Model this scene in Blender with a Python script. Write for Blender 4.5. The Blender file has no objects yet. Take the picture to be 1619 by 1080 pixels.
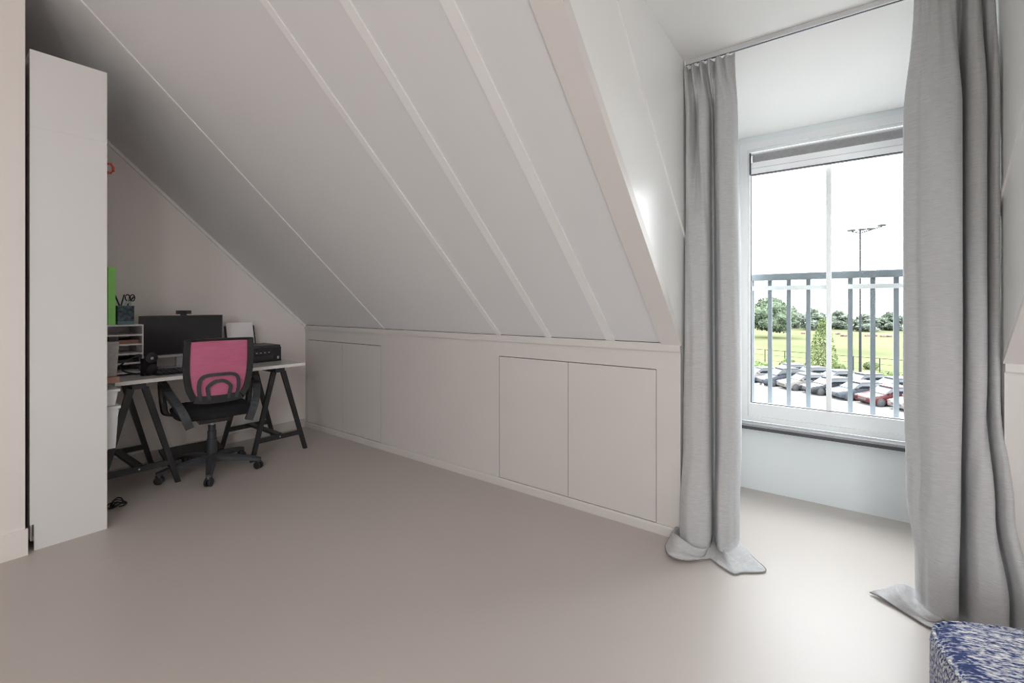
import bpy, bmesh, math, random
from mathutils import Vector, Matrix
random.seed(7)
C = bpy.context.scene.collection
S = bpy.context.scene
PI = math.pi

# ------------------------------------------------------------------ camera
FPX, CAM_Z = 712.275, 1.17
cam_d = bpy.data.cameras.new('camera')
cam = bpy.data.objects.new('camera', cam_d); C.objects.link(cam)
cam_d.sensor_width = 36.0
cam_d.lens = 36.0 * FPX / 1619.0
cam_d.shift_y = -(540 - 482.38) / 1619.0
cam_d.clip_start = 0.05; cam_d.clip_end = 1500
cam.location = (0, 0, CAM_Z)
cam.rotation_euler = (math.radians(90), 0, math.radians(90 - 53.4089))
S.camera = cam

# ------------------------------------------------------------------ world, light, exposure
w = bpy.data.worlds.new('overcast_sky'); S.world = w; w.use_nodes = True
bg = w.node_tree.nodes['Background']
bg.inputs['Color'].default_value = (0.93, 0.965, 1.0, 1)
bg.inputs['Strength'].default_value = 6.4

def portal(name, loc, rot, sx, sy):
    l = bpy.data.lights.new(name, 'AREA'); l.shape = 'RECTANGLE'; l.size = sx; l.size_y = sy
    l.cycles.is_portal = True
    o = bpy.data.objects.new(name, l); C.objects.link(o); o.location = loc; o.rotation_euler = rot
    return o
portal('window_portal', (-0.085, 3.36, 1.32), (math.radians(-90), 0, 0), 1.1, 1.9)
portal('added_rear_window_portal', (0.7, -2.82, 1.5), (math.radians(90), 0, 0), 1.3, 1.7)

S.view_settings.view_transform = 'Standard'
S.view_settings.look = 'None'
S.view_settings.gamma = 1.0
S.view_settings.use_curve_mapping = False
S.view_settings.exposure = 1.24
FILL_X, FILL_Y, FILL_Z, FILL_W = 0.7, -1.3, 2.3, 24.0  # position and power of the added fill lamp
S.cycles.max_bounces = 14
S.cycles.diffuse_bounces = 9
S.cycles.glossy_bounces = 4
S.cycles.transparent_max_bounces = 16
S.cycles.sample_clamp_indirect = 6.0
S.cycles.use_denoising = True
S.cycles.filter_width = 0.9

# ------------------------------------------------------------------ helpers
def mat(name, col, rough=0.5, var=0.04, scale=6.0, bump=0.0, bscale=80.0, metal=0.0, stretch=None, spec=0.5, sheen=0.0):
    m = bpy.data.materials.new(name); m.use_nodes = True
    nt = m.node_tree; b = nt.nodes['Principled BSDF']
    b.inputs['Roughness'].default_value = rough
    b.inputs['Metallic'].default_value = metal
    b.inputs['Specular IOR Level'].default_value = spec
    if sheen: b.inputs['Sheen Weight'].default_value = sheen
    tc = nt.nodes.new('ShaderNodeTexCoord')
    mp = nt.nodes.new('ShaderNodeMapping')
    if stretch: mp.inputs['Scale'].default_value = stretch
    nt.links.new(tc.outputs['Object'], mp.inputs['Vector'])
    n = nt.nodes.new('ShaderNodeTexNoise'); n.inputs['Scale'].default_value = scale; n.inputs['Detail'].default_value = 4
    nt.links.new(mp.outputs['Vector'], n.inputs['Vector'])
    r = nt.nodes.new('ShaderNodeValToRGB')
    r.color_ramp.elements[0].position = 0.3; r.color_ramp.elements[1].position = 0.7
    r.color_ramp.elements[0].color = tuple(max(0, c * (1 - var)) for c in col) + (1,)
    r.color_ramp.elements[1].color = tuple(min(1, c * (1 + var)) for c in col) + (1,)
    nt.links.new(n.outputs['Fac'], r.inputs['Fac'])
    nt.links.new(r.outputs['Color'], b.inputs['Base Color'])
    if bump:
        n2 = nt.nodes.new('ShaderNodeTexNoise'); n2.inputs['Scale'].default_value = bscale; n2.inputs['Detail'].default_value = 3
        nt.links.new(mp.outputs['Vector'], n2.inputs['Vector'])
        bp = nt.nodes.new('ShaderNodeBump'); bp.inputs['Strength'].default_value = bump; bp.inputs['Distance'].default_value = 0.002
        nt.links.new(n2.outputs['Fac'], bp.inputs['Height']); nt.links.new(bp.outputs['Normal'], b.inputs['Normal'])
    return m

def glass_mat(name, tint=(0.97, 0.985, 0.98), gloss=0.05):
    m = bpy.data.materials.new(name); m.use_nodes = True
    nt = m.node_tree; nt.nodes.remove(nt.nodes['Principled BSDF'])
    out = nt.nodes['Material Output']
    t = nt.nodes.new('ShaderNodeBsdfTransparent'); t.inputs['Color'].default_value = tint + (1,)
    g = nt.nodes.new('ShaderNodeBsdfGlossy'); g.inputs['Roughness'].default_value = 0.02
    mx = nt.nodes.new('ShaderNodeMixShader'); mx.inputs['Fac'].default_value = gloss
    nt.links.new(t.outputs[0], mx.inputs[1]); nt.links.new(g.outputs[0], mx.inputs[2])
    nt.links.new(mx.outputs[0], out.inputs['Surface'])
    return m

def bx(bm, x0, x1, y0, y1, z0, z1, M=None):
    vs = [bm.verts.new(Vector(p)) for p in ((x0,y0,z0),(x1,y0,z0),(x1,y1,z0),(x0,y1,z0),(x0,y0,z1),(x1,y0,z1),(x1,y1,z1),(x0,y1,z1))]
    if M is not None:
        for v in vs: v.co = M @ v.co
    for f in ((0,3,2,1),(4,5,6,7),(0,1,5,4),(1,2,6,5),(2,3,7,6),(3,0,4,7)):
        bm.faces.new([vs[i] for i in f])
    return vs

def prism(bm, pts, axis, a0, a1):
    """extrude polygon pts (2D) along axis ('x','y','z') from a0 to a1"""
    def P(p, a):
        return Vector((a, p[0], p[1])) if axis == 'x' else Vector((p[0], a, p[1])) if axis == 'y' else Vector((p[0], p[1], a))
    A = [bm.verts.new(P(p, a0)) for p in pts]; B = [bm.verts.new(P(p, a1)) for p in pts]
    n = len(pts)
    bm.faces.new(A); bm.faces.new(B[::-1])
    for i in range(n):
        bm.faces.new((A[i], B[i], B[(i+1) % n], A[(i+1) % n]))

def tube(bm, pts, r, n=8, closed=False, flat=None, up=Vector((0,0,1))):
    """sweep a circle (or rectangle if flat=(w,h)) along points; r may be list"""
    pts = [Vector(p) for p in pts]; N = len(pts); rings = []
    for i, p in enumerate(pts):
        if closed: d = pts[(i+1) % N] - pts[i-1]
        else: d = pts[min(i+1, N-1)] - pts[max(i-1, 0)]
        d.normalize()
        u = up
        if abs(d.dot(u)) > 0.95: u = Vector((0,1,0)) if abs(d.y) < 0.9 else Vector((1,0,0))
        s = d.cross(u).normalized(); t = s.cross(d).normalized()
        rr = r[i] if isinstance(r, (list, tuple)) else r
        if flat:
            q = [(-1,-1),(1,-1),(1,1),(-1,1)]
            rings.append([bm.verts.new(p + s*(a*flat[0]/2) + t*(b*flat[1]/2)) for a, b in q])
        else:
            rings.append([bm.verts.new(p + s*(rr*math.cos(2*PI*k/n)) + t*(rr*math.sin(2*PI*k/n))) for k in range(n)])
    m = len(rings[0])
    for i in range(N if closed else N-1):
        A, B = rings[i], rings[(i+1) % N]
        for k in range(m): bm.faces.new((A[k], A[(k+1) % m], B[(k+1) % m], B[k]))
    if not closed:
        bm.faces.new(rings[0][::-1]); bm.faces.new(rings[-1])

def lathe(bm, prof, n=20, M=None):
    rings = []
    for r, z in prof:
        rings.append([bm.verts.new((M @ Vector((r*math.cos(2*PI*k/n), r*math.sin(2*PI*k/n), z))) if M is not None else Vector((r*math.cos(2*PI*k/n), r*math.sin(2*PI*k/n), z))) for k in range(n)])
    for A, B in zip(rings[:-1], rings[1:]):
        for k in range(n): bm.faces.new((A[k], A[(k+1) % n], B[(k+1) % n], B[k]))
    bm.faces.new(rings[0][::-1]); bm.faces.new(rings[-1])

def bevel(bm, w, seg=2, angle=0.6):
    es = [e for e in bm.edges if len(e.link_faces) == 2 and e.calc_face_angle(0) > angle]
    if es: bmesh.ops.bevel(bm, geom=es, offset=w, segments=seg, affect='EDGES', profile=0.5, clamp_overlap=True)

def obj(name, bm, material, parent=None, smooth=False, loc=None):
    bmesh.ops.recalc_face_normals(bm, faces=bm.faces[:])
    me = bpy.data.meshes.new(name); bm.to_mesh(me); bm.free()
    if smooth:
        for p in me.polygons: p.use_smooth = True
        if smooth != 'full': me.set_sharp_from_angle(angle=math.radians(40))
    me.materials.append(material)
    o = bpy.data.objects.new(name, me); C.objects.link(o)
    if parent is not None: o.parent = parent
    if loc is not None: o.location = loc
    return o

def tag(o, label, cat, group=None):
    o['label'] = label; o['category'] = cat
    if group: o['group'] = group
    return o

def thing(name, label, cat, loc=(0,0,0), rz=0, group=None):
    o = bpy.data.objects.new(name, None); C.objects.link(o); o.empty_display_size = 0.05
    o.location = loc; o.rotation_euler = (0, 0, rz)
    return tag(o, label, cat, group)

def struct(name, bm, m, parent=None, smooth=False):
    o = obj(name, bm, m, parent, smooth)
    if parent is None: o['kind'] = 'structure'
    return o

def box(name, m, b, parent=None, bev=0, seg=2, kind=None, M=None):
    bm = bmesh.new(); bx(bm, *b, M=M)
    if bev: bevel(bm, bev, seg)
    o = obj(name, bm, m, parent, smooth=bool(bev))
    if kind: o['kind'] = kind
    return o

def copy_tree(o, parent=None):
    c = o.copy(); C.objects.link(c); c.parent = parent
    for ch in o.children: copy_tree(ch, c)
    return c

def cat_rom(pts, n):
    """resample control points (any dimension) with Catmull-Rom to n samples, uniform in chord length"""
    P = [Vector(p) for p in pts]; out = []
    P = [P[0]*2 - P[1]] + P + [P[-1]*2 - P[-2]]
    m = len(P) - 3; K = 24; dense = []
    for i in range(m):
        p0, p1, p2, p3 = P[i:i+4]
        for k in range(K):
            t = k / K
            dense.append(0.5*((2*p1) + (p2-p0)*t + (2*p0-5*p1+4*p2-p3)*t*t + (3*p1-p0-3*p2+p3)*t**3))
    dense.append(P[-2])
    L = [0.0]
    for a, b in zip(dense[:-1], dense[1:]): L.append(L[-1] + (b-a).length)
    j = 0
    for k in range(n):
        s = L[-1]*k/(n-1)
        while j < len(L)-2 and L[j+1] < s: j += 1
        t = 0 if L[j+1] == L[j] else (s-L[j])/(L[j+1]-L[j])
        out.append(dense[j].lerp(dense[j+1], max(0, min(1, t))))
    return out

# ------------------------------------------------------------------ materials
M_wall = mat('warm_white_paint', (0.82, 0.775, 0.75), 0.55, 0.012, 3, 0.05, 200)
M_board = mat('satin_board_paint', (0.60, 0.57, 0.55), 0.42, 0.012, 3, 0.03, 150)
M_roof = mat('grey_white_roof_panel', (0.735, 0.738, 0.752), 0.45, 0.012, 2, 0.03, 120)
M_batten = mat('pale_batten_paint', (0.83, 0.825, 0.825), 0.4, 0.01, 4)
M_cheek = mat('gloss_white_dormer_panel', (0.83, 0.83, 0.82), 0.28, 0.01, 2)
M_edge = mat('rosy_white_edge_trim', (0.70, 0.67, 0.655), 0.45, 0.012, 4)
M_ceil = mat('white_ceiling_paint', (0.90, 0.895, 0.885), 0.5, 0.01, 2)
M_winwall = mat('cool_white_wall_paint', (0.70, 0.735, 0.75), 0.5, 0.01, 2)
M_floor = mat('taupe_cast_floor', (0.49, 0.445, 0.415), 0.40, 0.025, 1.3, 0.02, 40)
M_frame = mat('white_window_frame', (0.76, 0.77, 0.775), 0.3, 0.01, 5)
M_gasket = mat('dark_gasket', (0.05, 0.05, 0.06), 0.5)
M_sill = mat('grey_stone_sill', (0.26, 0.26, 0.27), 0.5, 0.08, 30)
M_sill_dark = mat('dark_sill_edge', (0.06, 0.06, 0.07), 0.5)
M_glass = glass_mat('window_glass', gloss=0.0015)
M_rail = mat('slate_blue_steel', (0.17, 0.19, 0.21), 0.45, 0.05, 10)
M_track = mat('brushed_aluminium_track', (0.62, 0.62, 0.63), 0.4, 0.03, 20, metal=0.3)
M_white_plastic = mat('white_plastic', (0.82, 0.82, 0.82), 0.4)
M_blindgrey = mat('grey_pleated_fabric', (0.66, 0.65, 0.66), 0.7, 0.08, 40)
M_blindwhite = mat('white_blind_rail', (0.85, 0.86, 0.87), 0.4)
M_cabinet = mat('white_laminate', (0.76, 0.755, 0.755), 0.4, 0.01, 3)
M_black = mat('black_painted_wood', (0.022, 0.022, 0.025), 0.42, 0.2, 20)
M_blackpl = mat('black_plastic', (0.018, 0.018, 0.021), 0.4, 0.15, 20, 0.05, 200)
M_greypl = mat('charcoal_plastic', (0.045, 0.05, 0.058), 0.45, 0.1, 20, 0.05, 200)
M_blackfab = mat('black_fabric', (0.012, 0.012, 0.014), 0.9, 0.25, 120, 0.3, 400)
M_screen = mat('dark_screen', (0.018, 0.019, 0.024), 0.25, 0.05, 5)
M_silver = mat('silver_plastic', (0.55, 0.55, 0.57), 0.35, 0.03, 10, metal=0.4)
M_desk = mat('light_grey_tabletop', (0.58, 0.56, 0.55), 0.35, 0.02, 5)
M_deskedge = mat('white_table_edge', (0.80, 0.79, 0.77), 0.4)
M_green = mat('bright_green_card', (0.34, 0.84, 0.20), 0.5, 0.05, 6)
M_paper = mat('white_paper', (0.84, 0.82, 0.83), 0.7)
M_terra = mat('terracotta_card', (0.34, 0.19, 0.14), 0.6, 0.08, 10)
M_felt = mat('grey_felt', (0.36, 0.35, 0.34), 0.9, 0.1, 60, 0.2, 200)
M_red = mat('red_glaze', (0.55, 0.06, 0.03), 0.25)
M_clear = mat('milky_storage_plastic', (0.70, 0.72, 0.75), 0.3, 0.02, 6)
M_lidpl = mat('clear_grey_lid', (0.62, 0.66, 0.66), 0.3)

def mesh_fabric():
    m = mat('pink_mesh_fabric', (0.64, 0.16, 0.29), 0.6, 0.06, 14, stretch=(1, 1, 6))
    nt = m.node_tree; b = nt.nodes['Principled BSDF']; out = nt.nodes['Material Output']
    t = nt.nodes.new('ShaderNodeBsdfTransparent'); t.inputs['Color'].default_value = (1, 0.82, 0.88, 1)
    mx = nt.nodes.new('ShaderNodeMixShader'); mx.inputs['Fac'].default_value = 0.12
    nt.links.new(b.outputs[0], mx.inputs[1]); nt.links.new(t.outputs[0], mx.inputs[2]); nt.links.new(mx.outputs[0], out.inputs['Surface'])
    return m
M_pink = mesh_fabric()

def curtain_fabric():
    m = mat('grey_slub_linen', (0.505, 0.505, 0.512), 0.8, 0.10, 26, 0.5, 60, stretch=(1.2, 1.2, 14), sheen=0.15)
    nt = m.node_tree; b = nt.nodes['Principled BSDF']; out = nt.nodes['Material Output']
    tr = nt.nodes.new('ShaderNodeBsdfTranslucent'); tr.inputs['Color'].default_value = (0.50, 0.50, 0.50, 1)
    mx = nt.nodes.new('ShaderNodeMixShader'); mx.inputs['Fac'].default_value = 0.10
    nt.links.new(b.outputs[0], mx.inputs[1]); nt.links.new(tr.outputs[0], mx.inputs[2]); nt.links.new(mx.outputs[0], out.inputs['Surface'])
    return m
M_curtain = curtain_fabric()
M_hem = mat('dark_hem_thread', (0.16, 0.16, 0.17), 0.8, 0.1, 40)

def pouf_fabric():
    m = bpy.data.materials.new('blue_white_woven_chenille'); m.use_nodes = True
    nt = m.node_tree; b = nt.nodes['Principled BSDF']; b.inputs['Roughness'].default_value = 0.95
    tc = nt.nodes.new('ShaderNodeTexCoord')
    def noise(sc, stretch, det=3):
        mp = nt.nodes.new('ShaderNodeMapping'); mp.inputs['Scale'].default_value = stretch
        nt.links.new(tc.outputs['Object'], mp.inputs['Vector'])
        n = nt.nodes.new('ShaderNodeTexNoise'); n.inputs['Scale'].default_value = sc; n.inputs['Detail'].default_value = det
        nt.links.new(mp.outputs['Vector'], n.inputs['Vector']); return n
    n1 = noise(52, (1, 2.8, 1.8), 4); n2 = noise(190, (0.6, 1.5, 1.5), 2)
    add = nt.nodes.new('ShaderNodeMath'); add.operation = 'MULTIPLY_ADD'; add.inputs[1].default_value = 0.55
    nt.links.new(n2.outputs['Fac'], add.inputs[0]); nt.links.new(n1.outputs['Fac'], add.inputs[2])
    # woven navy stripe near the border, from the object's own coordinates
    sep = nt.nodes.new('ShaderNodeSeparateXYZ'); nt.links.new(tc.outputs['Object'], sep.inputs[0])
    ab = nt.nodes.new('ShaderNodeMath'); ab.operation = 'ABSOLUTE'; nt.links.new(sep.outputs['X'], ab.inputs[0])
    mr = nt.nodes.new('ShaderNodeMapRange'); mr.inputs['From Min'].default_value = 0.235; mr.inputs['From Max'].default_value = 0.262
    mr.inputs['To Min'].default_value = 0.0; mr.inputs['To Max'].default_value = 0.12
    nt.links.new(ab.outputs[0], mr.inputs['Value'])
    mr2 = nt.nodes.new('ShaderNodeMapRange'); mr2.inputs['From Min'].default_value = 0.288; mr2.inputs['From Max'].default_value = 0.296
    mr2.inputs['To Min'].default_value = 0.0; mr2.inputs['To Max'].default_value = 0.12
    nt.links.new(ab.outputs[0], mr2.inputs['Value'])
    d = nt.nodes.new('ShaderNodeMath'); d.operation = 'SUBTRACT'; nt.links.new(mr.outputs[0], d.inputs[0]); nt.links.new(mr2.outputs[0], d.inputs[1])
    s2 = nt.nodes.new('ShaderNodeMath'); s2.operation = 'SUBTRACT'; nt.links.new(add.outputs[0], s2.inputs[0]); nt.links.new(d.outputs[0], s2.inputs[1])
    r = nt.nodes.new('ShaderNodeValToRGB'); r.color_ramp.interpolation = 'LINEAR'
    e = r.color_ramp.elements; e[0].position = 0.61; e[0].color = (0.02, 0.04, 0.14, 1); e[1].position = 0.94; e[1].color = (0.78, 0.78, 0.76, 1)
    for ps, cl in ((0.69, (0.07, 0.10, 0.24)), (0.735, (0.26, 0.28, 0.38)), (0.83, (0.46, 0.47, 0.53))):
        x = r.color_ramp.elements.new(ps); x.color = cl + (1,)
    nt.links.new(s2.outputs[0], r.inputs['Fac']); nt.links.new(r.outputs['Color'], b.inputs['Base Color'])
    bp = nt.nodes.new('ShaderNodeBump'); bp.inputs['Strength'].default_value = 0.8; bp.inputs['Distance'].default_value = 0.006
    nt.links.new(add.outputs[0], bp.inputs['Height']); nt.links.new(bp.outputs['Normal'], b.inputs['Normal'])
    return m
M_pouf = pouf_fabric()

# ------------------------------------------------------------------ room dimensions (metres; camera stands at the origin)
BX, KY, HK = -4.197, 2.304, 0.976            # back wall x, knee wall y, knee wall height
EX, RX, WY = -0.664, 0.446, 3.21             # dormer left / right cheek x, window wall y
ZC = 2.41                                    # dormer ceiling
RY, RXW, ZT = -2.6, 2.6, 3.25                # rear wall y, right wall x, flat ceiling height
SL = 0.9338
AL = math.atan(SL)
S_TOP = (ZT-HK)/math.sin(AL); S_DORM = (ZC-HK)/math.sin(AL)
# slope frame: (x, s along slope upwards, t towards the room)
MS = Matrix(((1, 0, 0, 0), (0, -math.cos(AL), -math.sin(AL), KY), (0, math.sin(AL), -math.cos(AL), HK), (0, 0, 0, 1)))

# floor
bm = bmesh.new(); bx(bm, BX-0.2, RXW+0.2, RY-0.2, WY+0.1, -0.2, 0)
struct('floor', bm, M_floor)

# back wall + its skirting
bm = bmesh.new(); bx(bm, BX-0.15, BX, RY-0.2, KY+0.3, 0, ZT+0.2); struct('wall_back', bm, M_wall)
box('baseboard_back', M_board, (BX, BX+0.014, 0.64, KY-0.014, 0, 0.075), bev=0.003, kind='structure')
# partition block behind which the bookcase stands
bm = bmesh.new(); bx(bm, BX, -3.09, RY, 0.335, 0, ZT+0.1); struct('wall_partition', bm, M_wall)
box('baseboard_partition', M_wall, (-3.09, -3.076, RY, 0.343, 0, 0.122), bev=0.003, kind='structure')
# right wall
bm = bmesh.new(); bx(bm, RXW, RXW+0.2, RY-0.2, KY+0.3, 0, ZT+0.2); struct('wall_right', bm, M_wall)
# rear wall with an unseen window opening added for fill light
RWX0, RWX1, RWZ0, RWZ1 = 0.1, 1.3, 0.7, 2.3
bm = bmesh.new()
bx(bm, BX-0.15, RWX0, RY-0.2, RY, 0, ZT+0.2); bx(bm, RWX1, RXW+0.2, RY-0.2, RY, 0, ZT+0.2)
bx(bm, RWX0, RWX1, RY-0.2, RY, 0, RWZ0); bx(bm, RWX0, RWX1, RY-0.2, RY, RWZ1, ZT+0.2)
struct('wall_rear', bm, M_wall)
bm = bmesh.new()
for x in (RWX0, RWX0+0.57, RWX1-0.06): bx(bm, x, x+0.06, RY-0.15, RY-0.08, RWZ0, RWZ1)
for z in (RWZ0, RWZ1-0.06): bx(bm, RWX0, RWX1, RY-0.149, RY-0.081, z, z+0.06)
win2 = struct('added_rear_window', bm, M_frame)
for k in range(2):
    x = RWX0+0.06+k*0.57
    box('pane', M_glass, (x, x+0.51, RY-0.118, RY-0.112, RWZ0+0.06, RWZ1-0.06), win2)
# flat ceiling of the main room
bm = bmesh.new(); bx(bm, BX-0.15, RXW+0.2, RY-0.2, KY-(ZT-HK)/SL+0.06, ZT, ZT+0.2); struct('ceiling_flat', bm, M_ceil)
# unseen pendant lamp added behind the camera as fill light
fillt = thing('added_fill_lamp', 'unseen pendant lamp added for fill light, hung from the flat ceiling', 'lamp', (FILL_X, FILL_Y, ZT))
M_opal = mat('fill_lamp_fitting', (0.85, 0.83, 0.8), 0.4)
bm = bmesh.new(); lathe(bm, [(0.05, -0.03), (0.055, -0.025), (0.055, -0.0005), (0.05, -0.0003)], 24); obj('ceiling_rose', bm, M_opal, fillt, smooth=True)
bm = bmesh.new(); tube(bm, [(0, 0, -0.031), (0, 0, FILL_Z-ZT+0.25)], 0.004, 8); obj('cord', bm, M_opal, fillt)
bm = bmesh.new(); lathe(bm, [(0.03, FILL_Z-ZT+0.185), (0.035, FILL_Z-ZT+0.20), (0.02, FILL_Z-ZT+0.249), (0.005, FILL_Z-ZT+0.2495)], 20); obj('socket', bm, M_opal, fillt, smooth=True)
ll = bpy.data.lights.new('fill_light', 'POINT'); ll.shadow_soft_size = 0.18; ll.energy = FILL_W; ll.color = (1.0, 0.98, 0.96)
lo = bpy.data.objects.new('fill_light', ll); C.objects.link(lo); lo.location = (FILL_X, FILL_Y, FILL_Z)

# ------------------------------------------------------------------ sloping roof: slab + panels + battens
bm = bmesh.new()
bx(bm, BX-0.15, EX-0.002, -0.6, S_TOP+0.3, -0.2, -0.03, MS)
bx(bm, RX+0.002, RXW+0.2, -0.6, S_TOP+0.3, -0.2, -0.03, MS)
bx(bm, EX-0.002, RX+0.002, S_DORM+0.11, S_TOP+0.3, -0.2, -0.03, MS)
roof = struct('ceiling_slope', bm, M_roof)
seams = [BX, -2.987, -1.810, -1.430, -1.030, EX-0.0995]
for i in range(5):
    g = 0.0015
    box('panel', M_roof, (seams[i]+g, seams[i+1]-g, 0.004, S_TOP+0.05, -0.0295, 0.0), roof, M=MS)
rs = [RX+0.004, 1.2, 1.9, RXW]
for i in range(3):
    box('panel', M_roof, (rs[i]+0.0015, rs[i+1]-0.0015, 0.004, S_TOP+0.05, -0.0295, 0.0), roof, M=MS)
box('panel', M_roof, (EX+0.001, RX-0.001, S_DORM+0.12, S_TOP+0.05, -0.0295, 0.0), roof, M=MS)
for x, wd in ((-1.812, 0.034), (-1.432, 0.042), (-1.034, 0.05), (-2.987, 0.011)):
    box('batten', M_batten, (x-wd/2, x+wd/2, 0.006, S_TOP+0.02, 0.0, 0.006 if wd > 0.02 else 0.004), roof, bev=0.002, M=MS)
# trim boards
def slope_trim(n, x0, x1, s0, s1, t0, t1, m):
    return box('trim_%d' % n, m, (x0, x1, s0, s1, t0, t1), bev=0.002, kind='structure', M=MS)
slope_trim(1, EX-0.094, EX+0.006, 0.0, S_DORM+0.10, -0.0290, 0.013, M_edge)          # dormer edge, left
slope_trim(2, RX-0.006, RX+0.094, 0.0, S_DORM+0.10, 0.0005, 0.016, M_edge)          # dormer edge, right
slope_trim(3, BX+0.0005, BX+0.022, 0.0, S_TOP, 0.0005, 0.022, M_batten)             # bead along the gable wall

# ------------------------------------------------------------------ knee wall with cupboard doors
D = [(-4.150, -3.583), (-3.579, -3.035), (-1.812, -1.306), (-1.302, -0.787)]
DZ0, DZ1 = 0.052, 0.836
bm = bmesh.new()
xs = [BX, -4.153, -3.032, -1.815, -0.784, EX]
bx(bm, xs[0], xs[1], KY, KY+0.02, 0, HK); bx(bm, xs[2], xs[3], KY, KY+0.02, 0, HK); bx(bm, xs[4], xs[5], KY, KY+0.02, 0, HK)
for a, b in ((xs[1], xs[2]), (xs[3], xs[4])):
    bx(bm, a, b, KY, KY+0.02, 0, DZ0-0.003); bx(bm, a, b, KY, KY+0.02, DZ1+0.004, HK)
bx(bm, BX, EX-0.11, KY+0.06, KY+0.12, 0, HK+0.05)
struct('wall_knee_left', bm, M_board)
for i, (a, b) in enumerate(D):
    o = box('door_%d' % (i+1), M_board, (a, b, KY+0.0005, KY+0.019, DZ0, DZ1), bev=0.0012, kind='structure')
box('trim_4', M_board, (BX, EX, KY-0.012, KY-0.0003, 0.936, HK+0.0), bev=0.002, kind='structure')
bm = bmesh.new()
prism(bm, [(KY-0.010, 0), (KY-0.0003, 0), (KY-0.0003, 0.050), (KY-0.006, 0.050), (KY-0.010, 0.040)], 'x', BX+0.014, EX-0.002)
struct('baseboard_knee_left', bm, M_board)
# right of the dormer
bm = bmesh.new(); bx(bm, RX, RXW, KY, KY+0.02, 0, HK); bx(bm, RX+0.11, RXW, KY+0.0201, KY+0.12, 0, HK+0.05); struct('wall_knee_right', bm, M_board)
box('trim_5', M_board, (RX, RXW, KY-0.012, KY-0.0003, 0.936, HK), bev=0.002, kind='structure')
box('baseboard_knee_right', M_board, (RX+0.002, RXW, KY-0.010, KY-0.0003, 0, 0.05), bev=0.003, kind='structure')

# ------------------------------------------------------------------ dormer
def cheek(x0, x1, name):
    y_t = KY-(ZC-HK)/SL
    bm = bmesh.new()
    e = 0.012
    prism(bm, [(WY+0.12, 0), (KY+0.021, 0), (KY+0.021, HK+0.0), (KY+e, HK-0.01+e), (y_t+e+0.01, ZC+0.002), (y_t+0.1, ZC+0.1), (WY+0.12, ZC+0.1)], 'x', x0, x1)
    return struct(name, bm, M_cheek)
ck = cheek(EX-0.10, EX, 'wall_dormer_left')
ck2 = cheek(RX, RX+0.10, 'wall_dormer_right')
# jointing beads between the cheek panels, parallel to the roof edge
for par, x0, x1 in ((ck, EX-0.001, EX+0.006), (ck2, RX-0.006, RX+0.001)):
    bm = bmesh.new()
    a = Vector((1.36, 2.405)); b = Vector((3.0, 0.972)); d = (b-a).normalized(); nrm = Vector((-d.y, d.x))*0.006
    prism(bm, [tuple(a-nrm), tuple(b-nrm), tuple(b+nrm), tuple(a+nrm)], 'x', x0, x1)
    obj('joint_bead', bm, M_batten, par)
# dormer ceiling: flat up to the curtain track, then falling to the window head
RAILY = 2.37
bm = bmesh.new()
prism(bm, [(KY-(ZC-HK)/SL-0.06, ZC), (RAILY+0.02, ZC), (WY+0.12, 2.215), (WY+0.12, ZC+0.15), (KY-(ZC-HK)/SL-0.06, ZC+0.15)], 'x', EX-0.1, RX+0.1)
struct('ceiling_dormer', bm, M_ceil)

# window wall: opening WX0..WX1, WZ0..WZ1
WX0, WX1, WZ0, WZ1 = -0.551, 0.383, 0.435, 2.20
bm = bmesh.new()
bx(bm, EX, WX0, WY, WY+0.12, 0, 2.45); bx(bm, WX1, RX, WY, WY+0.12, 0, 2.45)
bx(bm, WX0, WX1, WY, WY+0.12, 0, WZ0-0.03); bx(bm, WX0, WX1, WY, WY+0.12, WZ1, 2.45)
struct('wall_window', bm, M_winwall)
GX0, GX1, GZ0, GZ1 = -0.489, 0.321, 0.550, 2.14
GM = -0.084
win = bpy.data.objects.new('window_1', None); C.objects.link(win); win['kind'] = 'structure'
def rect_frame(bm, x0, x1, z0, z1, wl, wr, wb, wt, y0, y1):
    bx(bm, x0, x0+wl, y0, y1, z0, z1); bx(bm, x1-wr, x1, y0, y1, z0, z1)
    bx(bm, x0+wl, x1-wr, y0, y1, z0, z0+wb); bx(bm, x0+wl, x1-wr, y0, y1, z1-wt, z1)
bm = bmesh.new(); rect_frame(bm, WX0, WX1, WZ0, WZ1, 0.045, 0.045, 0.032, 0.04, WY-0.008, WY+0.07); obj('outer_frame', bm, M_frame, win)
sash = None
bm = bmesh.new(); rect_frame(bm, WX0+0.0455, WX1-0.0455, WZ0+0.0325, WZ1-0.0405, 0.012, 0.012, 0.078, 0.018, WY+0.004, WY+0.065); sash = obj('sash', bm, M_frame, win)
bm = bmesh.new(); rect_frame(bm, GX0-0.005, GX1+0.005, GZ0-0.005, GZ1+0.005, 0.005, 0.005, 0.005, 0.005, WY+0.02, WY+0.05); obj('gasket', bm, M_gasket, sash)
bm = bmesh.new(); bx(bm, GM-0.0125, GM+0.0125, WY+0.012, WY+0.062, GZ0, GZ1); bevel(bm, 0.003); obj('glazing_bar', bm, M_frame, sash)
for a, b in ((GX0, GM-0.013), (GM+0.013, GX1)):
    box('pane', M_glass, (a, b, WY+0.034, WY+0.039, GZ0, GZ1), sash)
# moulding around the window head
box('trim_7', M_winwall, (EX+0.001, RX-0.001, WY-0.006, WY-0.0003, 2.2005, 2.228), kind='structure')
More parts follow.
